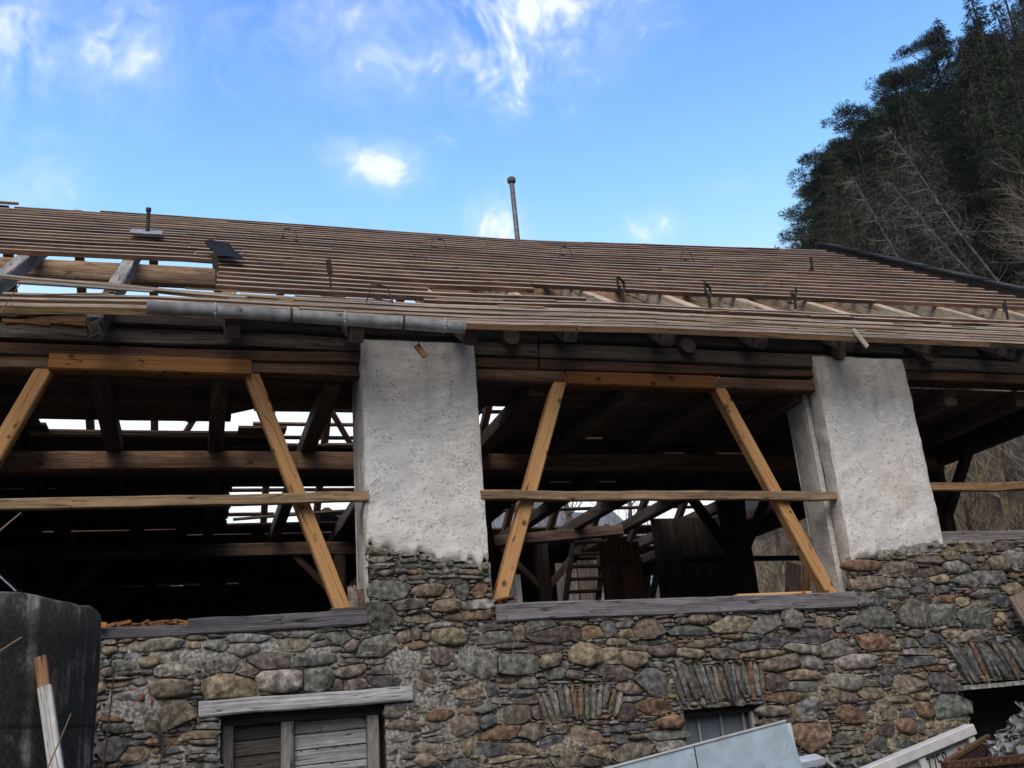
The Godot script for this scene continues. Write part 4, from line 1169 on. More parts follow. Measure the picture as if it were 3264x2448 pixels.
# ------------------------------------------------------------------ openings in the wall
func make_openings() -> void:
	# white-washed lintel board
	beam("lintel", barn, mats.grey_wood, Vector3(0.045, 1.94, -0.06), Vector3(1.655, 1.952, -0.06), 0.22, 0.112, Vector3.UP, 0.004, Color(0.60, 0.585, 0.57), Color(0.62, 0.60, 0.56), 8)
	# shuttered window under it
	var w := beam("window_frame", barn, mats.grey_wood, Vector3(0.20, 1.845, -0.17), Vector3(1.45, 1.855, -0.17), 0.12, 0.08, Vector3.UP, 0.002, Color(0.13, 0.115, 0.10))
	for x in [0.26, 0.70, 1.36]:
		beam("window_post", barn, mats.grey_wood, Vector3(x, 0.9, -0.15), Vector3(x, 1.81, -0.15), 0.09 if x != 0.70 else 0.10, 0.11, Vector3.BACK, 0.002, Color(0.40, 0.38, 0.35) if x > 0.3 else Color(0.15, 0.14, 0.13))
	var leaf := Color(0.56, 0.55, 0.54)
	for k in 8:
		var y := 1.76 - k * 0.112
		beam("shutter_plank", barn, mats.grey_wood, Vector3(0.76, y, -0.17), Vector3(1.31, y + 0.012, -0.17), 0.03, 0.106, Vector3.UP, 0.0015, vary(leaf if k > 0 else Color(0.36, 0.35, 0.33), 0.1))
		beam("shutter_plank", barn, mats.grey_wood, Vector3(0.31, y - 0.01, -0.18), Vector3(0.655, y, -0.18), 0.03, 0.104, Vector3.UP, 0.0015, vary([Color(0.10, 0.095, 0.09), Color(0.16, 0.14, 0.12), Color(0.13, 0.11, 0.095), Color(0.30, 0.26, 0.22), Color(0.28, 0.25, 0.22)][mini(k, 4)], 0.12))
	var st := begin()
	st.set_color(Color(0.03, 0.028, 0.026))  # near-black box standing in for the shade behind the shutters
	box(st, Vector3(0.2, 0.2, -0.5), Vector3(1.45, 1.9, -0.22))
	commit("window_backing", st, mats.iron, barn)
	# nails along one plank
	for x in [0.80, 0.92, 1.05, 1.07, 1.16]:
		st = begin()
		st.set_color(Color(0.06, 0.03, 0.02))
		box(st, Vector3(x, 1.585 + (x - 0.8) * 0.03, -0.16), Vector3(x + 0.014, 1.599 + (x - 0.8) * 0.03, -0.149))
		commit("nail", st, mats.iron, barn)
	# small barred window
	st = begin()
	st.set_color(Color(0.015, 0.015, 0.017))  # darkness of the room behind the panes, put into a near-black colour
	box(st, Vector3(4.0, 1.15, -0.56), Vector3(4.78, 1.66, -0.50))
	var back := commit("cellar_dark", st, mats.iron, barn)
	beam("small_window_frame", barn, mats.grey_wood, Vector3(4.0, 1.625, -0.13), Vector3(4.78, 1.625, -0.13), 0.1, 0.05, Vector3.UP, 0.002, Color(0.06, 0.055, 0.05))
	beam("small_window_frame", barn, mats.grey_wood, Vector3(4.735, 1.2, -0.10), Vector3(4.735, 1.60, -0.10), 0.07, 0.06, Vector3.BACK, 0.002, Color(0.66, 0.64, 0.60))
	beam("small_window_frame", barn, mats.grey_wood, Vector3(4.0, 1.215, -0.13), Vector3(4.70, 1.215, -0.13), 0.1, 0.04, Vector3.UP, 0.002, Color(0.45, 0.43, 0.40))
	for x in [4.21, 4.43, 4.655]:
		beam("window_bar", barn, mats.grey_wood, Vector3(x, 1.23, -0.145), Vector3(x, 1.60, -0.145), 0.022, 0.022, Vector3.BACK, 0.001, Color(0.46, 0.45, 0.43))
	st = begin()
	box(st, Vector3(4.0, 1.2, -0.176), Vector3(4.72, 1.6, -0.172))
	commit("window_pane", st, mats.glass, barn)
	# stable door hole on the right with a stone slab above
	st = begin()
	st.set_color(Color(0.012, 0.012, 0.013))  # shade inside the doorway painted as a near-black box
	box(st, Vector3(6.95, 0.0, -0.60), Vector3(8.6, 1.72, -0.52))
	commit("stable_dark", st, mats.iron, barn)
	beam("slab_lintel", barn, mats.stone, Vector3(6.88, 1.643, -0.06), Vector3(8.7, 1.652, -0.06), 0.3, 0.042, Vector3.UP, 0.004, Color(0.55, 0.53, 0.48))
	# iron bracket in a splash of mortar
	st = begin()
	st.set_color(Color(0.03, 0.03, 0.033))
	tube(st, [Vector3(-0.235, 1.86, 0.02), Vector3(-0.225, 1.80, 0.06), Vector3(-0.18, 1.62, 0.08)], [0.016, 0.02, 0.012], 6)
	commit("iron_bracket", st, mats.iron, barn)
	st = begin()
	stone_shape(st, outline(Vector2(-0.24, 1.93), 0.14, 0.13, 0.2, 11, 2.2, 0.2), Vector2(-0.24, 1.93), 0.03, false, Color(0.55, 0.54, 0.51))
	commit("mortar_splash", st, mats.mortar, barn)

# ------------------------------------------------------------------ loose things in and on the barn
func make_loose() -> void:
	# ladder
	var l := thing("ladder", "dark wooden ladder leaning inside the loft behind the middle opening", "ladder", Vector3(5.55, 2.42, -6.7))
	var a := Vector3(-0.27, 0, 0.15); var b := Vector3(0.40, 2.25, -0.25)
	for s in [0.0, 0.56]:
		beam("ladder_rail", l, mats.old_wood, a + Vector3(s, 0, 0), b + Vector3(s, 0, 0), 0.07, 0.10, Vector3.BACK, 0.002, Color(0.07, 0.05, 0.04))
	for k in 10:
		var f := (k + 0.6) / 11.0
		beam("rung", l, mats.old_wood, a.lerp(b, f) + Vector3(0, 0, 0.04), a.lerp(b, f) + Vector3(0.56, 0.0, 0.04), 0.12, 0.045, Vector3.UP, 0.002, Color(0.085, 0.06, 0.045))
	# board door standing beside the ladder
	var d := thing("old_door", "reddish brown plank door standing upright in the loft right of the ladder", "door", Vector3(6.12, 2.42, -5.6))
	for k in 4:
		beam("door_plank", d, mats.old_wood, Vector3(-0.27 + k * 0.165, 0, 0), Vector3(-0.27 + k * 0.165, 1.72, 0), 0.16, 0.03, Vector3.BACK, 0.001, vary(Color(0.50, 0.27, 0.20), 0.12))
	beam("door_ledge", d, mats.old_wood, Vector3(-0.34, 1.40, 0.03), Vector3(0.31, 1.42, 0.03), 0.03, 0.1, Vector3.UP, 0.001, Color(0.42, 0.24, 0.18))
	# planks and poles behind the opening
	var st := begin()
	var g := thing("grey_board", "short pale grey board standing beside the foot of the middle strut", "board", Vector3(2.70, 2.5, -0.42))
	beam("board", g, mats.grey_wood, Vector3(0, 0, 0), Vector3(0, 0.42, -0.02), 0.16, 0.03, Vector3.BACK, 0.002, Color(0.55, 0.56, 0.52))
	for p in [[3.75, -4.6, 3.82, 4.3, 0.09, Color(0.16, 0.13, 0.11), "grey pole leaning in the dark loft left of the ladder"], [4.15, -5.4, 4.05, 4.4, 0.10, Color(0.07, 0.05, 0.04), "dark beam standing in the loft between grey pole and ladder"]]:
		var t := thing("leaning_pole", p[6], "pole", Vector3(p[0], 2.42, p[1]), "")
		beam("pole", t, mats.old_wood, Vector3(0, 0, 0), Vector3(p[2] - p[0], p[3] - 2.42, -0.2), p[4], p[4], Vector3.BACK, 0.004, p[5])
	for p in [[5.62, -0.42, 5.86, 3.05, 0.09, 0.035, Color(0.30, 0.155, 0.08), "reddish board end leaning against the left face of the right pillar"], [5.55, -0.5, 5.72, 2.95, 0.16, 0.03, Color(0.14, 0.10, 0.085), "dark plank leaning behind the right strut foot"], [6.5, -9.0, 6.52, 4.4, 0.42, 0.03, Color(0.52, 0.49, 0.45), "pale grey board panel standing behind the ladder"], [6.95, -9.05, 6.97, 4.45, 0.40, 0.03, Color(0.52, 0.40, 0.32), "pinkish board panel standing behind the ladder, right of the grey one"]]:
		var t := thing("leaning_board", p[7], "board", Vector3(p[0], 2.42, p[1]))
		beam("board", t, mats.old_wood, Vector3(0, 0, 0), Vector3(p[2] - p[0], p[3] - 2.42, -0.05), p[4], p[5], Vector3.BACK, 0.002, p[6])
	var q := thing("yellow_batten", "clean yellow batten lying on the middle sill beam near the right strut", "batten", Vector3(4.75, 2.60, -0.12))
	beam("batten", q, mats.fresh_wood, Vector3(0, 0.012, 0), Vector3(0.78, 0.008, 0.02), 0.07, 0.022, Vector3.UP, 0.001, Color(0.95, 0.9, 0.8))
	# two short round logs by the foot of the left strut
	for k in 2:
		var t := thing("short_log", ["pale barkless log stub standing beside the left strut foot", "darker log stub squeezed between pale stub and left pillar"][k], "log", Vector3([1.245, 1.31][k], 2.615, [-0.16, -0.2][k]))
		var s := begin()
		s.set_color([Color(0.42, 0.36, 0.3), Color(0.30, 0.19, 0.13)][k])
		tube(s, [Vector3(0, 0, 0), Vector3(-0.01, 0.1, 0), Vector3(-0.02, [0.215, 0.19][k], 0)], [0.042, 0.043, 0.038], 10)
		commit("log", s, mats.grey_wood, t)
	var chip := thing("splintered_wood", "splintered orange wood scraps at the foot of the middle strut", "wood scraps", Vector3(2.45, 2.61, -0.05))
	for k in 7:
		beam("scrap", chip, mats.old_wood, Vector3(rnd(-0.06, 0.1), 0.012 + k * 0.006, rnd(-0.06, 0.06)), Vector3(rnd(-0.06, 0.18), 0.012 + k * 0.008 + rnd(0, 0.03), rnd(-0.06, 0.06)), rnd(0.02, 0.05), 0.016, Vector3.UP, 0.004, vary(Color(0.36, 0.17, 0.08), 0.3))
	var slip := thing("sill_slate", "thin dark plank lying on the left sill beside the left pillar", "plank", Vector3(1.06, 2.622, -0.08))
	beam("plank", slip, mats.grey_wood, Vector3(-0.03, 0.006, 0.02), Vector3(0.25, 0.012, 0.02), 0.16, 0.02, Vector3.UP, 0.003, Color(0.16, 0.12, 0.105))
	# black roofing sheet left on the laths
	var sh := thing("roofing_sheet", "black square of roofing sheet left lying on the roof laths", "roofing sheet", roof(0.26, 0.345))
	st = begin()
	st.set_color(Color(0.022, 0.022, 0.024))
	var o := Vector3.ZERO
	var grid := []
	for i in 5:
		var row := []
		for j in 5:
			var x: float = lerpf(-0.13, 0.14, i / 4.0) - j * 0.036
			var p: Vector3 = roof(0.26 + x, 0.338 + j * 0.024 - i * 0.002) - roof(0.26, 0.345) + UPF * (0.085 + 0.012 * sin(i * 1.3) + (0.02 if j == 4 else 0.0))
			row.append(p + UPF * (0.05 * (j / 4.0)))
		grid.append(row)
	for i in 4:
		for j in 4:
			quad(st, grid[i][j], grid[i + 1][j], grid[i + 1][j + 1], grid[i][j + 1])
			quad(st, grid[i + 1][j] - UPF * 0.012, grid[i][j] - UPF * 0.012, grid[i][j + 1] - UPF * 0.012, grid[i + 1][j + 1] - UPF * 0.012)
	for i in 4: quad(st, grid[i][0] - UPF * 0.012, grid[i + 1][0] - UPF * 0.012, grid[i + 1][0], grid[i][0])
	commit("sheet", st, mats.slate, sh)
	# tall metal vent pipe behind the ridge
	var v := thing("vent_pipe", "tall thin grey metal vent pipe rising behind the roof ridge", "vent pipe", Vector3(5.43, 8.2, -7.0))
	st = begin()
	st.set_color(Color(0.36, 0.37, 0.36))
	st.set_smooth_group(0)
	tube(st, [Vector3(0, 0, 0), Vector3(-0.01, 1.6, 0), Vector3(-0.03, 3.0, 0)], [0.046, 0.046, 0.046], 14)
	var pipe := commit("pipe", st, mats.zinc, v)
	st = begin()
	st.set_color(Color(0.12, 0.11, 0.11))
	tube(st, [Vector3(-0.03, 2.93, 0), Vector3(-0.03, 2.96, 0), Vector3(-0.03, 3.03, 0), Vector3(-0.03, 3.07, 0)], [0.05, 0.08, 0.08, 0.03], 14)
	commit("pipe_cap", st, mats.iron, v)
	# weathered plank leaning on the wall at the right edge
	var wp := thing("weathered_plank", "weathered brown plank leaning against the stone wall at far right", "plank", Vector3(7.95, 1.2, 0.42))
	beam("plank", wp, mats.grey_wood, Vector3(0.02, 0, 0), Vector3(-0.24, 1.27, -0.28), 0.22, 0.035, Vector3.BACK, 0.003, Color(0.33, 0.255, 0.205))

# ------------------------------------------------------------------ silo, post, plants
func make_left() -> void:
	var s := thing("concrete_silo", "dark stained round concrete tank at the left edge before the wall", "concrete tank", Vector3(-2.0, 0, 2.0))
	var st := begin()
	st.set_smooth_group(0)
	st.set_color(Color(0.90, 0.80, 0.69))
	var r := 1.5
	var h := 2.42
	var n := 72
	var rough := noise(401, 3.0, 4)
	var rings := []
	for k in 15:
		var row := []
		for i in n + 1:
			var t := TAU * i / n
			var y: float = h * k / 13.0 if k < 13 else [h - 0.012, h][k - 13] if k == 13 else h
			var rr := r - (0.02 if k == 14 else 0.0) + rough.get_noise_3d(cos(t) * 2, y * 2, sin(t) * 2) * 0.012
			if k >= 13: y += rough.get_noise_2d(t * 6.0, 3.0) * 0.02
			row.append(Vector3(sin(t) * rr, y, cos(t) * rr))
		rings.append(row)
	for k in 14:
		for i in n: quad_uv(st, rings[k][i], rings[k][i + 1], rings[k + 1][i + 1], rings[k + 1][i], float(i) / n * 5.0, float(i + 1) / n * 5.0, -rings[k][i].y * 0.55, -rings[k + 1][i].y * 0.55)
	for i in n:
		var a: Vector3 = rings[14][i]; var b: Vector3 = rings[14][i + 1]
		quad(st, a, b, b * Vector3(0.9, 1, 0.9), a * Vector3(0.9, 1, 0.9))
		quad(st, a * Vector3(0.9, 1, 0.9), b * Vector3(0.9, 1, 0.9), b * Vector3(0.9, 0.1, 0.9), a * Vector3(0.9, 0.1, 0.9))
	commit("tank_wall", st, mats.concrete, s)
	for k in 2:
		var bt := thing("silo_board", ["yellowish board end resting on the tank rim at the left edge", "short yellow board sticking out behind the tank beside the left sill"][k], "board", [Vector3(-1.75, 2.50, 1.6), Vector3(-0.86, 2.55, 0.06)][k])
		beam("board", bt, mats.fresh_wood, Vector3(-0.5, 0.14, 0), Vector3([0.62, 0.24][k], [-0.07, 0.02][k], 0), 0.03, [0.11, 0.05][k], Vector3.UP, 0.002, Color(0.6, 0.45, 0.3))
	var p := thing("painted_post", "white painted wooden post with bare brown top leaning on the tank", "post", Vector3(-0.10, 0.0, 4.1))
	beam("painted_part", p, mats.grey_wood, Vector3(0, 0, 0), Vector3(-0.549, 1.975, -1.23), 0.060, 0.05, Vector3.BACK, 0.001, Color(0.66, 0.64, 0.58))
	beam("bare_top", p, mats.old_wood, Vector3(-0.548, 1.97, -1.228), Vector3(-0.588, 2.115, -1.32), 0.054, 0.045, Vector3.BACK, 0.003, Color(0.42, 0.23, 0.11))
	var sk := thing("brown_stick", "short brown stick behind the foot of the white painted post", "stick", Vector3(-0.585, 0.4, 3.3))
	beam("stick", sk, mats.old_wood, Vector3(0, 0, 0), Vector3(-0.02, 0.93, 0), 0.04, 0.03, Vector3.BACK, 0.002, Color(0.36, 0.24, 0.12))
	# thin bare stems in front of the wall and the tank
	var stems := [
		["tall straight dark stem before the wall beside the tank", Vector3(-0.43, 0.2, 2.6), [Vector3(0, 0, 0), Vector3(0.02, 0.7, 0), Vector3(0.03, 1.40, 0), Vector3(0.06, 1.90, 0)], [], Color(0.05, 0.042, 0.033)],
		["branched thin stem before the wall under the iron bracket", Vector3(-0.20, 0.2, 2.4), [Vector3(0, 0, 0), Vector3(0.02, 1.2, 0), Vector3(0.06, 1.45, 0), Vector3(0.10, 1.68, 0)], [[Vector3(0.06, 1.45, 0), Vector3(0.17, 1.56, 0)], [Vector3(0.035, 1.3, 0), Vector3(-0.12, 1.16, 0)], [Vector3(0.075, 1.53, 0), Vector3(0.02, 1.57, 0)], [Vector3(0.02, 1.22, 0), Vector3(0.16, 1.36, 0)]], Color(0.065, 0.055, 0.04)],
		["short reddish twig leaning before the dark tank's right side", Vector3(-0.53, 0.9, 3.6), [Vector3(-0.02, 0, 0), Vector3(-0.015, 0.68, 0), Vector3(0.04, 0.83, 0), Vector3(0.075, 0.93, 0)], [], Color(0.22, 0.15, 0.10)],
		["bare twig before the tank at the left edge", Vector3(-0.64, 1.7, 3.9), [Vector3(-0.2, 0.22, 0), Vector3(-0.06, 0.34, 0), Vector3(0.03, 0.40, 0)], [], Color(0.24, 0.17, 0.115)],
		["pale bare twig across the left rail at the left edge", Vector3(-0.65, 2.47, 3.9), [Vector3(-0.16, -0.08, 0), Vector3(-0.07, 0.03, 0), Vector3(0.0, 0.10, 0)], [], Color(0.24, 0.17, 0.115)],
		["curved reddish twig rising before the eave at the left edge", Vector3(-0.79, 3.0, 3.9), [Vector3(-0.08, 0.32, 0), Vector3(0.0, 0.41, 0), Vector3(0.06, 0.54, 0)], [], Color(0.26, 0.15, 0.09)]]
	for e in stems:
		var t := thing("thin_plant", e[0], "plant", e[1])
		var sb := begin()
		sb.set_color(e[4])
		var rad := []
		for i in e[2].size(): rad.append(lerpf(0.0085, 0.0035, float(i) / e[2].size()) * (0.5 if e[4].r > 0.2 else 0.9))
		tube(sb, e[2], rad, 5)
		for br in e[3]: tube(sb, [br[0], br[1]], [0.0045, 0.002], 4)
		commit("stem", sb, mats.leaf, t)

# ------------------------------------------------------------------ skips and rubble at the bottom right
func shard_pile(st: SurfaceTool, c: Vector3, ext: Vector3, n: int, size: float, tones: Array, curl := 0.0, slope := Vector2.ZERO) -> void:
	for i in n:
		var u := rnd(-1, 1); var w := rnd(-1, 1)
		var top: float = ext.y * (1.0 - 0.75 * maxf(u * u, w * w)) + slope.x * u + slope.y * w
		var p := c + Vector3(u * ext.x, top * pow(rnd(0.3, 1.0), 0.4), w * ext.z)
		var b := Basis.from_euler(Vector3(rnd(-1.1, 1.1), rnd(0, TAU), rnd(-1.1, 1.1)))
		var l := size * rnd(0.4, 1.5); var wd := size * rnd(0.25, 0.8); var th := size * (rnd(0.03, 0.12) if curl < 1.0 else rnd(0.015, 0.05))
		st.set_color(vary(tones[rng.randi() % tones.size()], 0.25))
		var seg := 3 if curl > 0 else 1
		var prev := []
		var bendv := rnd(-curl, curl)
		for k in seg + 1:
			var f := float(k) / seg - 0.5
			var ang := bendv * f
			var o := Vector3(f * l, (1.0 - cos(ang * 2.0)) * l * 0.5 + rnd(-0.1, 0.1) * size * (1.0 if curl > 0 else 0.0), 0)
			var ww := wd * rnd(0.7, 1.2)
			var ring := [p + b * (o + Vector3(0, -th, -ww / 2)), p + b * (o + Vector3(0, -th, ww / 2)), p + b * (o + Vector3(0, th, ww / 2 * rnd(0.85, 1.0))), p + b * (o + Vector3(0, th, -ww / 2))]
			if k > 0:
				for j in 4: quad(st, prev[j], ring[j], ring[(j + 1) % 4], prev[(j + 1) % 4])
			else: quad(st, ring[0], ring[1], ring[2], ring[3])
			prev = ring
		quad(st, prev[3], prev[2], prev[1], prev[0])

func make_skips() -> void:
	# pale blue sheet panel, standing on the slant
	var b := thing("blue_panel", "pale blue sheet metal panel standing slanted before the small window", "metal panel", Vector3(2.4, 0.0, 2.2))
	var st := begin()
	st.set_color(Color(0.46, 0.57, 0.64))
	var prof := [Vector2(-1.1, -0.6), Vector2(1.36, -0.6), Vector2(1.29, 1.25), Vector2(1.215, 1.535), Vector2(0.0, 1.365), Vector2(-1.1, 1.215)]
	for k in 4: pass
	var tr := [[0, 1, 2], [0, 2, 4], [2, 3, 4], [0, 4, 5]]
	for t in tr:
		tri(st, Vector3(prof[t[0]].x, prof[t[0]].y, 0), Vector3(prof[t[1]].x, prof[t[1]].y, 0), Vector3(prof[t[2]].x, prof[t[2]].y, 0))
		tri(st, Vector3(prof[t[2]].x, prof[t[2]].y, -0.02), Vector3(prof[t[1]].x, prof[t[1]].y, -0.02), Vector3(prof[t[0]].x, prof[t[0]].y, -0.02))
	for i in 6:
		var p: Vector2 = prof[i]; var q: Vector2 = prof[(i + 1) % 6]
		quad(st, Vector3(p.x, p.y, -0.02), Vector3(q.x, q.y, -0.02), Vector3(q.x, q.y, 0), Vector3(p.x, p.y, 0))
	commit("panel_sheet", st, mats.paint, b)
	beam("panel_rim", b, mats.paint, Vector3(-1.1, 1.215, -0.008), Vector3(1.218, 1.538, -0.008), 0.03, 0.012, Vector3.UP, 0.001, Color(0.55, 0.55, 0.52))
	for x in [0.55, -0.45]:
		st = begin()
		st.set_color(Color(0.22, 0.15, 0.11))
		timber(st, Vector3(x, 1.36 + x * 0.14, 0.002), Vector3(x + 0.09, -0.4, 0.002), 0.008, 0.004, Vector3.BACK, 0.002, Color(0.24, 0.2, 0.17))
		commit("panel_seam", st, mats.rusty, b)
	beam("panel_edge", b, mats.paint, Vector3(1.225, 1.52, -0.03), Vector3(1.37, -0.5, -0.03), 0.05, 0.07, Vector3.RIGHT, 0.001, Color(0.62, 0.68, 0.70))
	st = begin()
	st.set_color(Color(0.62, 0.66, 0.66))
	tri(st, Vector3(1.27, 1.33, -0.05), Vector3(1.33, 1.05, -0.02), Vector3(1.47, 1.08, -0.12)); tri(st, Vector3(1.47, 1.08, -0.13), Vector3(1.33, 1.05, -0.03), Vector3(1.27, 1.33, -0.06))
	commit("bent_flap", st, mats.paint, b)
	# white skip, tilted up to the right, number on its side
	var w := thing("white_skip", "white steel skip with black number 7758, tilted up to the right", "skip", Vector3(5.435, 1.352, 1.7))
	w.rotation.z = atan2(0.225, 1.0)
	var white := Color(0.60, 0.585, 0.55)
	st = begin()
	st.set_color(white)
	box(st, Vector3(-2.9, -1.2, -0.05), Vector3(0.0, -0.02, 0.0))
	commit("skip_side", st, mats.paint, w)
	st = begin()
	st.set_color(white * 0.95)
	box(st, Vector3(-2.9, -1.2, -0.95), Vector3(-0.02, -0.95, -0.90))
	commit("skip_side", st, mats.paint, w)
	st = begin()
	st.set_color(white)
	box(st, Vector3(-0.05, -1.2, -0.95), Vector3(0.0, -0.85, -0.052))
	commit("skip_end", st, mats.paint, w)
	beam("skip_rim", w, mats.paint, Vector3(-2.92, 0.0, 0.012), Vector3(0.02, 0.0, 0.012), 0.10, 0.075, Vector3.UP, 0.001, Color(0.66, 0.645, 0.60), Color(0.7, 0.68, 0.63))
	for x in [-0.025, -0.50, -1.1, -1.7, -2.3]:
		beam("skip_rib", w, mats.paint, Vector3(x, -1.2, 0.022), Vector3(x, -0.045, 0.022), 0.06, 0.05, Vector3.BACK, 0.001, white)
	var tm := TextMesh.new()
	var f := SystemFont.new()
	f.font_names = PackedStringArray(["Droid Sans"])
	tm.font = f
	tm.font_size = 32
	tm.pixel_size = 0.0046
	tm.depth = 0.002
	tm.text = "7758"
	var tmat := StandardMaterial3D.new()
	tmat.albedo_color = Color(0.03, 0.03, 0.035)
	tmat.roughness = 0.7
	tm.material = tmat
	var num := MeshInstance3D.new()
	num.name = "number"
	num.mesh = tm
	num.position = Vector3(-0.357, -0.128, 0.0035)
	num.scale = Vector3(0.62, 1.0, 1.0)
	w.add_child(num)
	for k in 3:
		st = begin()
		st.set_color([Color(0.42, 0.03, 0.03), Color(0.6, 0.6, 0.58), Color(0.42, 0.03, 0.03)][k])
		box(st, Vector3(-0.145 + k * 0.028, -0.135, 0.0), Vector3(-0.119 + k * 0.028, -0.087, 0.004))
		commit("sticker", st, mats.leaf, w)
	var rb := thing("rubble_heap", "heap of grey broken roofing rubble between the blue panel and white skip", "rubble", Vector3(4.30, 0.66, 1.28))
	st = begin()
	shard_pile(st, Vector3.ZERO, Vector3(0.75, 0.60, 0.30), 520, 0.10, [Color(0.42, 0.40, 0.39), Color(0.30, 0.28, 0.27), Color(0.22, 0.17, 0.15), Color(0.50, 0.48, 0.45), Color(0.33, 0.31, 0.31)], 0.5)
	tag(commit("shards", st, mats.stone, rb), "", "", "", "stuff")
	st = begin()
	st.set_color(Color(0.60, 0.63, 0.68))
	box(st, Vector3(-0.11, -0.022, -0.05), Vector3(0.11, 0.022, 0.05), Transform3D(Basis.from_euler(Vector3(0.3, 0.2, 0.06)), Vector3(-0.14, 0.585, 0.26)))
	commit("white_block", st, mats.paint, rb)
	# rusty yellow skip in the near corner, heaped with torn grey sheeting
	var r := thing("rusty_skip", "rusty brown skip with flaking yellow paint in the bottom right corner", "skip", Vector3(4.12, 0.0, 3.0))
	beam("skip_rim", r, mats.rusty, Vector3(-0.02, 1.235, 0), Vector3(1.5, 1.225, 0.02), 0.06, 0.05, Vector3.UP, 0.002, Color(0.50, 0.40, 0.37))
	beam("skip_rim", r, mats.rusty, Vector3(0.02, 1.255, -0.02), Vector3(1.22, 1.31, -1.0), 0.035, 0.03, Vector3.UP, 0.002, Color(0.85, 0.80, 0.6))
	st = begin()
	st.set_color(Color(0.8, 0.75, 0.65))
	box(st, Vector3(0.0, 0.2, -0.03), Vector3(1.5, 1.21, 0.0))
	commit("skip_side", st, mats.rusty, r)
	st = begin()
	st.set_color(Color(0.40, 0.27, 0.28))
	var q := [Vector3(0.0, 0.2, -0.01), Vector3(0.0, 1.24, -0.01), Vector3(1.22, 1.30, -1.0), Vector3(1.22, 0.2, -1.0)]
	quad(st, q[0], q[1], q[2], q[3])
	var off := Vector3(0.025, 0, 0.02)
	quad(st, q[3] + off, q[2] + off, q[1] + off, q[0] + off)
	commit("skip_end", st, mats.rusty, r)
	var db := thing("sheeting_heap", "heap of torn crumpled grey roofing sheets piled in the rusty skip", "rubble", Vector3(5.52, 0.86, 2.5))
	st = begin()
	shard_pile(st, Vector3(0, 0, 0), Vector3(0.80, 0.74, 0.40), 3000, 0.085, [Color(0.60, 0.57, 0.54), Color(0.50, 0.47, 0.44), Color(0.36, 0.34, 0.32), Color(0.66, 0.63, 0.60), Color(0.40, 0.33, 0.26)], 1.3, Vector2(0.30, 0))
	tag(commit("torn_sheets", st, mats.stone, db), "", "", "", "stuff")

# ------------------------------------------------------------------ trees
func leaf_card(st: SurfaceTool, p: Vector3, axis: Vector3, wide: Vector3, l: float, w: float, c: Color) -> void:
	st.set_color(c)
	var t := p + axis * l
	var m := p + axis * (l * 0.45)
	var a := m + wide * w; var b := m - wide * w
	st.add_vertex(p); st.add_vertex(a); st.add_vertex(t)
	st.add_vertex(p); st.add_vertex(t); st.add_vertex(b)

func any_dir() -> Vector3:
	return Vector3(rng.randfn(), rng.randfn(), rng.randfn()).normalized()

func spruce(called: String, h: float, wide: float, thin: float, green: Color) -> Node3D:
	var o := Node3D.new()
	o.name = called
	var st := begin()
	st.set_color(Color(0.12, 0.09, 0.07))
	tube(st, [Vector3(0, -1, 0), Vector3(0.1, h * 0.5, 0), Vector3(0, h, 0)], [0.24, 0.15, 0.02], 7)
	commit("trunk", st, mats.bark, o)
	st = begin()
	var y := h * 0.08
	while y < h - 0.05:
		var f := y / h
		var reach := (pow(1.0 - f, 0.85) * wide) * rnd(0.7, 1.15) + 0.10
		if f < 0.2: reach *= 0.6 + f * 2.0
		var n := 7 if f < 0.8 else 5
		var a0 := rnd(0, TAU)
		for k in n:
			if rng.randf() < thin: continue
			var a := a0 + TAU * k / n + rnd(-0.3, 0.3)
			var l := reach * rnd(0.55, 1.2)
			var d := Vector3(cos(a), 0, sin(a))
			var s := Vector3(-sin(a), 0, cos(a))
			var droop := rnd(0.20, 0.5) * (1.0 - f * 0.6)
			var tone := vary(green, 0.4)
			var m := maxi(8, int(l * 44.0))
			for i in m:
				var g := sqrt((i + rng.randf()) / m)
				var spread := 0.30 * l * (1.0 - absf(g - 0.55))
				var p := Vector3(0, y, 0) + d * (l * g) + Vector3(0, -droop * l * g + 0.30 * l * g * g, 0) + s * rnd(-spread, spread)
				var ax := (d * rnd(0.1, 0.7) + s * rnd(-0.6, 0.6) + Vector3(0, rnd(-0.9, -0.1), 0)).normalized()
				leaf_card(st, p, ax, any_dir(), rnd(0.16, 0.46), rnd(0.018, 0.042), tone * rnd(0.65, 1.4))
		y += rnd(0.42, 0.66) * (0.5 if f > 0.85 else 1.0)
	commit("crown", st, mats.leaf, o, true)
	return o

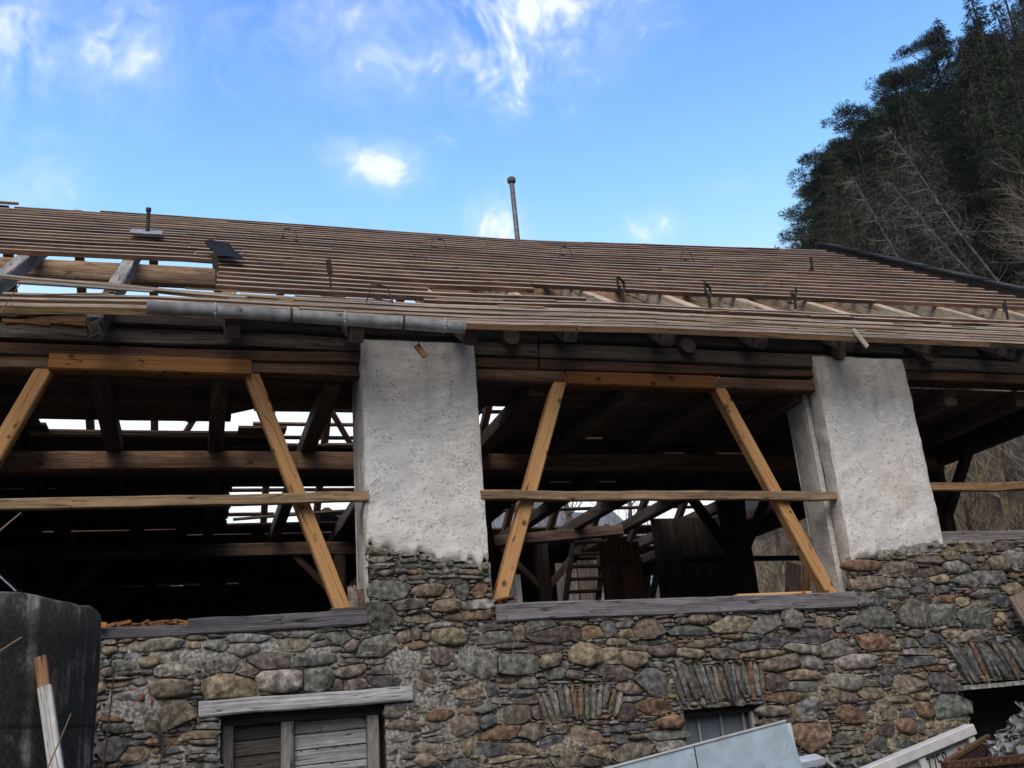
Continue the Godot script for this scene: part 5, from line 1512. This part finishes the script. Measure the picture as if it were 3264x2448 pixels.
func pine(called: String, h: float, wide: float, green: Color) -> Node3D:
	var o := Node3D.new()
	o.name = called
	var st := begin()
	st.set_color(Color(0.20, 0.12, 0.075))
	var lean := rnd(-0.6, 0.6)
	tube(st, [Vector3(0, -1, 0), Vector3(lean * 0.4, h * 0.4, 0), Vector3(lean, h * 0.75, 0.1), Vector3(lean * 0.8, h * 0.95, 0)], [0.26, 0.2, 0.11, 0.04], 7)
	var st2 := begin()
	for k in 34:
		var f := lerpf(0.26, 1.0, sqrt((k + rng.randf()) / 34.0))
		var a := k * 2.4 + rnd(-0.5, 0.5)
		var reach := wide * (0.30 + 0.7 * sin(clampf((f - 0.22) / 0.78, 0, 1) * PI * 0.78 + 0.35)) * rnd(0.4, 1.25)
		if f > 0.95: reach *= 0.25
		var root := Vector3(lean * f, h * f * 0.95, 0)
		var tip := root + Vector3(cos(a) * reach, rnd(-0.1, 1.1), sin(a) * reach)
		st.set_color(Color(0.16, 0.10, 0.07))
		tube(st, [root, root.lerp(tip, 0.5) + Vector3(0, -0.1, 0), tip], [0.05, 0.035, 0.015], 4, false)
		for j in 4:
			var c := tip
			if j == 1: c = tip + Vector3(rnd(-0.8, 0.8), rnd(-0.2, 0.3), rnd(-0.8, 0.8))
			elif j > 1: c = root.lerp(tip, rnd(0.35, 0.85)) + Vector3(rnd(-0.4, 0.4), 0.12, rnd(-0.4, 0.4))
			var tone := vary(green, 0.45)
			var big := rnd(0.6, 1.15)
			for i in 300:
				var q := any_dir()
				var p := c + q * Vector3(0.60, 0.24, 0.60) * (big * pow(rng.randf(), 0.5))
				leaf_card(st2, p, (q * Vector3(1, 0.3, 1) + Vector3(0, rnd(0.1, 0.9), 0) + any_dir() * 0.4).normalized(), any_dir(), rnd(0.10, 0.26), rnd(0.011, 0.024), tone * rnd(0.65, 1.45))
	commit("trunk", st, mats.bark, o)
	commit("crown", st2, mats.leaf, o)
	return o

func bare_tree(called: String, h: float, wide: float, lean: Vector3, tone: Color, full_: float, upward: float) -> Node3D:
	var o := Node3D.new()
	o.name = called
	var st := begin()
	st.set_color(tone)
	var top := Vector3(0, h, 0) + lean
	var tr := 0.055 if lean.length() > 2.0 else 0.11
	tube(st, [Vector3(0, -1, 0) - lean * (1.0 / h), Vector3(0.05, h * 0.33, 0.03) + lean * 0.3, Vector3(-0.06, h * 0.66, 0) + lean * 0.67, top], [tr, tr * 0.9, tr * 0.7, 0.018], 6)
	commit("trunk", st, mats.bark, o)
	st = begin()
	var y := h * (1.0 - full_)
	while y < h:
		var f := y / h
		var root := Vector3(0, y, 0) + lean * f
		for k in 4:
			var a := rnd(0, TAU)
			var l: float = wide * (0.35 + 0.65 * pow(1.0 - f, 0.6)) * rnd(0.5, 1.1)
			var d := Vector3(cos(a), rnd(-0.25, 0.15) + upward, sin(a)).normalized()
			var tip := root + d * l
			var mid := root.lerp(tip, 0.5) + Vector3(0, rnd(-0.12, 0.05) * l, 0)
			st.set_color(vary(tone * 0.75, 0.25))
			tube(st, [root, mid, tip], [0.015, 0.008, 0.003], 3, false)
			for j in int(5 + l * 6.0):
				var g := rnd(0.2, 1.0)
				var p := root.lerp(mid, g * 2.0) if g < 0.5 else mid.lerp(tip, g * 2.0 - 1.0)
				var e := (d * 0.5 + any_dir() * 0.7 + Vector3(0, upward - 0.15, 0)).normalized()
				tube(st, [p, p + e * rnd(0.25, 0.75)], [0.005, 0.002], 3, false)
		y += rnd(0.25, 0.42)
	tag(commit("branches", st, mats.leaf, o), "")
	return o

var planted := {}
func plant(proto: Node3D, az: float, r: float, h: float, label: String, category: String, group := "") -> void:
	var a := deg_to_rad(az)
	var x := sin(a) * r; var z := 8.0 - cos(a) * r
	var o: Node3D = proto if not planted.has(proto) else proto.duplicate()
	var called: String = str(proto.name) if not planted.has(proto) else planted[proto]
	if not planted.has(proto): planted[proto] = str(proto.name)
	o.name = called
	tag(o, label, category, group)
	add_child(o, true)
	o.position = Vector3(x, ground_y(x, z), z)
	o.scale = Vector3.ONE * (h / 20.0)
	o.rotation.y = rnd(0, TAU) if h != 20.5 else 0.0

func make_trees() -> void:
	rng.seed = 4242
	var dark := Color(0.026, 0.032, 0.016)
	var mid := Color(0.036, 0.042, 0.020)
	var dull := Color(0.044, 0.042, 0.023)
	var sp := [spruce("spruce_tree", 20.0, 3.0, 0.05, mid), spruce("spruce_tree", 20.0, 2.5, 0.12, dark), spruce("spruce_tree", 20.0, 3.5, 0.08, dark), spruce("spruce_tree", 20.0, 2.1, 0.2, dull), spruce("spruce_tree", 20.0, 2.8, 0.1, mid)]
	var pi := [pine("pine_tree", 20.0, 2.9, Color(0.033, 0.042, 0.022)), pine("pine_tree", 20.0, 3.4, Color(0.028, 0.036, 0.019)), pine("pine_tree", 20.0, 2.5, Color(0.042, 0.045, 0.023))]
	var la := [bare_tree("bare_larch", 20.0, 3.2, Vector3(0.4, 0, 0.3), Color(0.105, 0.083, 0.063), 0.8, 0.0), bare_tree("bare_larch", 20.0, 2.7, Vector3(-0.5, 0, 0), Color(0.11, 0.088, 0.066), 0.75, 0.0), bare_tree("bare_larch", 20.0, 3.6, Vector3(0.2, 0, 0), Color(0.10, 0.08, 0.062), 0.85, 0.05)]
	# the skyline, from the lowest on the left to the highest on the right
	var sky := [[35.9, 62, 20.6, "S", "smallest spruce, leftmost on the forest edge above the ridge"], [36.8, 60, 20.2, "L", "leftmost bare larch against the sky above the ridge"], [37.8, 58, 20.2, "L", "bare larch between small spruces above the roof ridge"], [38.2, 62, 19.0, "S", "small spruce beside the bare larches above the ridge"], [38.9, 56, 20.2, "P", "lowest broad pine on the forest edge"], [39.9, 55, 21.4, "P", "second pine up the forest skyline"], [40.9, 57, 21.4, "P", "dense pine on the middle of the forest skyline"], [42.1, 55, 21.6, "P", "upright pine with pointed clumps on the skyline"], [43.5, 58, 20.8, "S", "ragged brown topped spruce on the skyline"], [44.6, 58, 21.6, "P", "tall pine near the top of the skyline"], [46.8, 60, 21.6, "P", "tall dark pine below the highest pointed spruce"], [47.8, 58, 21.5, "S", "highest pointed spruce near the top edge"], [49.9, 58, 21.0, "S", "tall spruce cut by the top edge of the picture"], [51.6, 60, 20.4, "S", "rightmost tall spruce in the top corner"], [53.2, 62, 19.5, "S", "dark spruce at the right edge"]]
	var k := 0
	for e in sky:
		var pr: Array = sp if e[3] == "S" else pi if e[3] == "P" else la
		plant(pr[k % pr.size()], e[0], e[1], e[2], e[4], "larch" if e[3] == "L" else "spruce" if e[3] == "S" else "pine", "trees on the slope")
		k += 1
	for e in [[38.7, 52.0, 18.0], [39.6, 60.0, 20.6], [40.4, 50.0, 18.4], [41.5, 61.0, 21.2], [42.7, 62.0, 21.0], [44.0, 64.0, 21.4], [45.7, 66.0, 21.6], [41.0, 66.0, 20.5]]:
		plant(pi[k % 3], e[0], e[1], e[2], "dark pine standing close behind the pines of the forest edge", "pine", "pines close behind the forest edge")
		k += 1
	var placed := []
	for e in sky: placed.append(Vector2(sin(deg_to_rad(e[0])) * e[1], cos(deg_to_rad(e[0])) * e[1]))
	var line := [[34.0, 22.0], [36.0, 24.5], [38.2, 26.0], [39.0, 28.0], [40.0, 29.6], [42.0, 30.9], [44.6, 32.3], [48.0, 34.0], [51.0, 35.5], [58.0, 37.0]]
	var tries := 0
	var n := 0
	while n < 150 and tries < 9000:
		tries += 1
		var az := rnd(36.5, 57.0); var r := rnd(41.0, 92.0)
		var p := Vector2(sin(deg_to_rad(az)) * r, cos(deg_to_rad(az)) * r)
		var ok := true
		for q in placed:
			if (p - q).length() < 2.5: ok = false; break
		if not ok: continue
		var h := rnd(15.0, 21.0)
		var top := rad_to_deg(atan2(ground_y(p.x, 8.0 - p.y) + h - 1.65, r))
		var limit := 30.0
		for i in line.size() - 1:
			if az >= line[i][0] and az < line[i + 1][0]: limit = lerpf(line[i][1], line[i + 1][1], (az - line[i][0]) / (line[i + 1][0] - line[i][0]))
		if top > limit - 1.0: continue
		placed.append(p)
		n += 1
		if rng.randf() < 0.74: plant(sp[n % 5], az, r, h, "dark spruce deep in the forest on the slope behind the skyline trees", "spruce", "spruces filling the forest slope")
		elif rng.randf() < 0.5: plant(pi[n % 3], az, r, h, "dull green pine deep in the forest on the slope", "pine", "pines filling the forest slope")
		else: plant(la[n % 3], az, r, h * 0.9, "bare brown larch deep in the forest on the slope", "larch", "larches filling the forest slope")
	# a screen of bare larches in front of the dark wood
	for e in [[39.9, 44, 15.5, "bare brown larch in front, leftmost of the front row above the verge"], [41.0, 43, 16.0, "bare larch with fine brown twigs, second in the front row"], [42.0, 45, 17.0, "broad bare larch in the middle of the front row"], [43.2, 44, 15.5, "bare larch right of the middle of the front row"], [40.6, 48, 17.5, "bare larch behind the front row, before the pines"], [44.4, 46, 15.0, "bare larch close left of the leaning pale trunks"]]:
		plant(la[k % 3], e[0], e[1], e[2], e[3], "larch", "bare larches at the forest edge")
		k += 1
	# slender pale trunks leaning left over the verge
	for e in [[50.41, 33.1, 12.6, Vector3(-2.7, 0, -2.75), "longest pale leaning trunk, rightmost of three above the verge"], [51.2, 33.2, 10.6, Vector3(-3.3, 0, -3.4), "second pale leaning trunk, middle one of three above the verge"], [46.38, 33.1, 11.2, Vector3(-2.25, 0, -2.05), "greyer leaning trunk, leftmost of three above the verge"]]:
		var t := bare_tree("leaning_larch", e[2], 0.9, e[3], Color(0.24, 0.22, 0.195), 0.38, 0.1)
		plant(t, e[0], e[1], 20.5, e[4], "tree", "leaning trunks at the forest edge")
		t.scale = Vector3.ONE
	# broad-leaved trees without leaves at the right edge
	for e in [[51.0, 33.0, 9.5, "spreading bare tree with pale twigs at the right edge"], [50.0, 28.0, 6.0, "low reddish bare bush at the right edge above the verge"]]:
		var t := bare_tree("bare_tree", e[2], 3.0, Vector3(0.5, 0, 0), Color(0.24, 0.19, 0.15), 0.75, 0.6)
		plant(t, e[0], e[1], 20.0, e[3], "bare tree")
		t.scale = Vector3.ONE
	# scrub and dry grass on the bank behind the barn
	var bush := []
	for i in 4: bush.append(bare_tree("bare_shrub", 2.6 + i * 0.5, 0.9, Vector3(rnd(-0.4, 0.4), 0, rnd(-0.4, 0.4)), [Color(0.30, 0.245, 0.18), Color(0.36, 0.28, 0.18), Color(0.22, 0.16, 0.12), Color(0.34, 0.30, 0.25)][i], 0.9, 0.9))
	for i in 46:
		var z := rnd(-26.0, -1.0)
		var x := rnd(12.6, 19.0) - 0.05 * z * rnd(0, 1)
		var az := rad_to_deg(atan2(x, 8.0 - z)); var r := sqrt(x * x + (8.0 - z) * (8.0 - z))
		var b: Node3D = bush[i % 4]
		plant(b, az, r, 20.0 * rnd(0.6, 1.15), "bare thin twigged shrub on the stony bank behind the barn", "shrub", "bare shrubs on the bank")
	for e in [[6.9, -16.0, 5.6], [8.2, -15.5, 7.6], [9.4, -14.6, 8.2], [10.2, -15.2, 7.6], [9.0, -17.2, 8.4]]:
		var az := rad_to_deg(atan2(e[0], 8.0 - e[1])); var r := sqrt(e[0] * e[0] + (8.0 - e[1]) * (8.0 - e[1]))
		plant(bush[3], az, r, e[2] * 4.6, "bare bush seen through the back gap of the loft", "shrub", "bare bushes behind the barn")
	var st := begin()
	for i in 9000:
		var z := rnd(-30.0, 0.0)
		var x := rnd(11.6, 20.0)
		var y := ground_y(x, z)
		if y < 0.0 or bumps.get_noise_2d(x * 1.4, z * 1.4) < -0.08: continue
		var c := vary(Color(0.29, 0.225, 0.14), 0.35)
		for j in 3:
			var p := Vector3(x + rnd(-0.2, 0.2), y - 0.05, z + rnd(-0.2, 0.2))
			leaf_card(st, p, (Vector3(rnd(-0.6, 0.6), 1, rnd(-0.6, 0.6))).normalized(), Vector3(rnd(-1, 1), 0, rnd(-1, 1)).normalized(), rnd(0.15, 0.5), rnd(0.004, 0.010), c)
	var gr := commit("dry_grass", st, mats.leaf)
	tag(gr, "dry straw coloured grass tufts on the bank behind the barn", "grass", "", "stuff")
	# boulders on the bank
	for i in 9:
		var z := rnd(-22.0, -2.0); var x := rnd(12.4, 18.0)
		var o := thing("grey_boulder", "grey rock lying on the bank behind the barn", "rock", Vector3(x, ground_y(x, z), z), "rocks on the bank")
		st = begin()
		st.set_smooth_group(FLAT)
		st.set_color(vary(Color(0.34, 0.335, 0.33), 0.15))
		var s := SphereMesh.new()
		s.radial_segments = 9; s.rings = 5; s.radius = 0.5; s.height = 1.0
		var arr := s.get_mesh_arrays()
		var bn := noise(600 + i, 1.3, 3)
		for ix in arr[Mesh.ARRAY_INDEX]:
			var v: Vector3 = arr[Mesh.ARRAY_VERTEX][ix]
			v *= (1.0 + bn.get_noise_3dv(v * 2.0) * 0.9)
			st.add_vertex(v * Vector3(1.6, 1.1, 1.3) * (0.7 + 0.12 * i))
		commit("rock", st, mats.stone, o)

func make_shed() -> void:
	var s := thing("shed", "dark board gable of a shed seen through the loft behind the barn", "shed", Vector3(5.0, 0, -32.0))
	var st := begin()
	st.set_color(Color(0.10, 0.07, 0.055))
	box(st, Vector3(-2.6, 0, -4), Vector3(2.6, 8.6, -0.3))
	tri(st, Vector3(-2.6, 8.6, -0.3), Vector3(2.6, 8.6, -0.3), Vector3(0, 10.3, -0.3))
	commit("wall", st, mats.old_wood, s)
	for k in [-1, 1]:
		beam("roof_slope", s, mats.old_wood, Vector3(0, 10.55, -1.8), Vector3(k * 3.3, 8.4, -1.8), 4.6, 0.14, Vector3.UP, 0.004, Color(0.13, 0.10, 0.085))

# ------------------------------------------------------------------ scene
func _ready() -> void:
	rng.seed = 12345
	var cam := Camera3D.new()
	cam.name = "camera"
	add_child(cam)
	var yaw := deg_to_rad(18.71); var pitch := deg_to_rad(19.18); var roll := deg_to_rad(4.75)
	var fwd := Vector3(sin(yaw) * cos(pitch), sin(pitch), -cos(yaw) * cos(pitch))
	var right := fwd.cross(Vector3.UP).normalized()
	var up := right.cross(fwd)
	cam.transform = Transform3D(Basis(right * cos(roll) - up * sin(roll), right * sin(roll) + up * cos(roll), -fwd), Vector3(0, 1.65, 8.0))
	cam.fov = 42.92
	cam.near = 0.05
	cam.far = 6000.0
	cam.current = true
	var we := WorldEnvironment.new()
	we.name = "world"
	var env := Environment.new()
	env.background_mode = Environment.BG_SKY
	var sky := Sky.new()
	var pan := PanoramaSkyMaterial.new()
	pan.panorama = sky_panorama()
	sky.sky_material = pan
	env.sky = sky
	env.tonemap_mode = Environment.TONE_MAPPER_LINEAR
	env.tonemap_exposure = 2.0
	env.sdfgi_enabled = true
	env.ssao_enabled = true
	env.ssil_enabled = true
	env.fog_enabled = true
	env.fog_density = 0.0002
	env.fog_light_color = Color(0.72, 0.80, 0.92)
	we.environment = env
	add_child(we)
	# a veiled sun, high and from the front left: soft light without hard shadows
	var sun := DirectionalLight3D.new()
	sun.name = "sun"
	sun.light_energy = 0.5
	sun.light_color = Color(1.0, 0.945, 0.87)
	sun.light_angular_distance = 42.0
	sun.shadow_enabled = true
	add_child(sun)
	sun.look_at_from_position(Vector3(-4.5, 12.0, 11), Vector3.ZERO)
	make_textures()
	make_materials()
	make_land()
	barn = thing("barn", "half dismantled stone and timber barn with bare roof laths", "barn", Vector3.ZERO)
	make_wall()
	make_openings()
	rng.seed = 99
	make_pillars()
	make_frame()
	make_roof()
	make_roof_fittings()
	make_loose()
	make_left()
	make_skips()
	make_shed()
	make_trees()
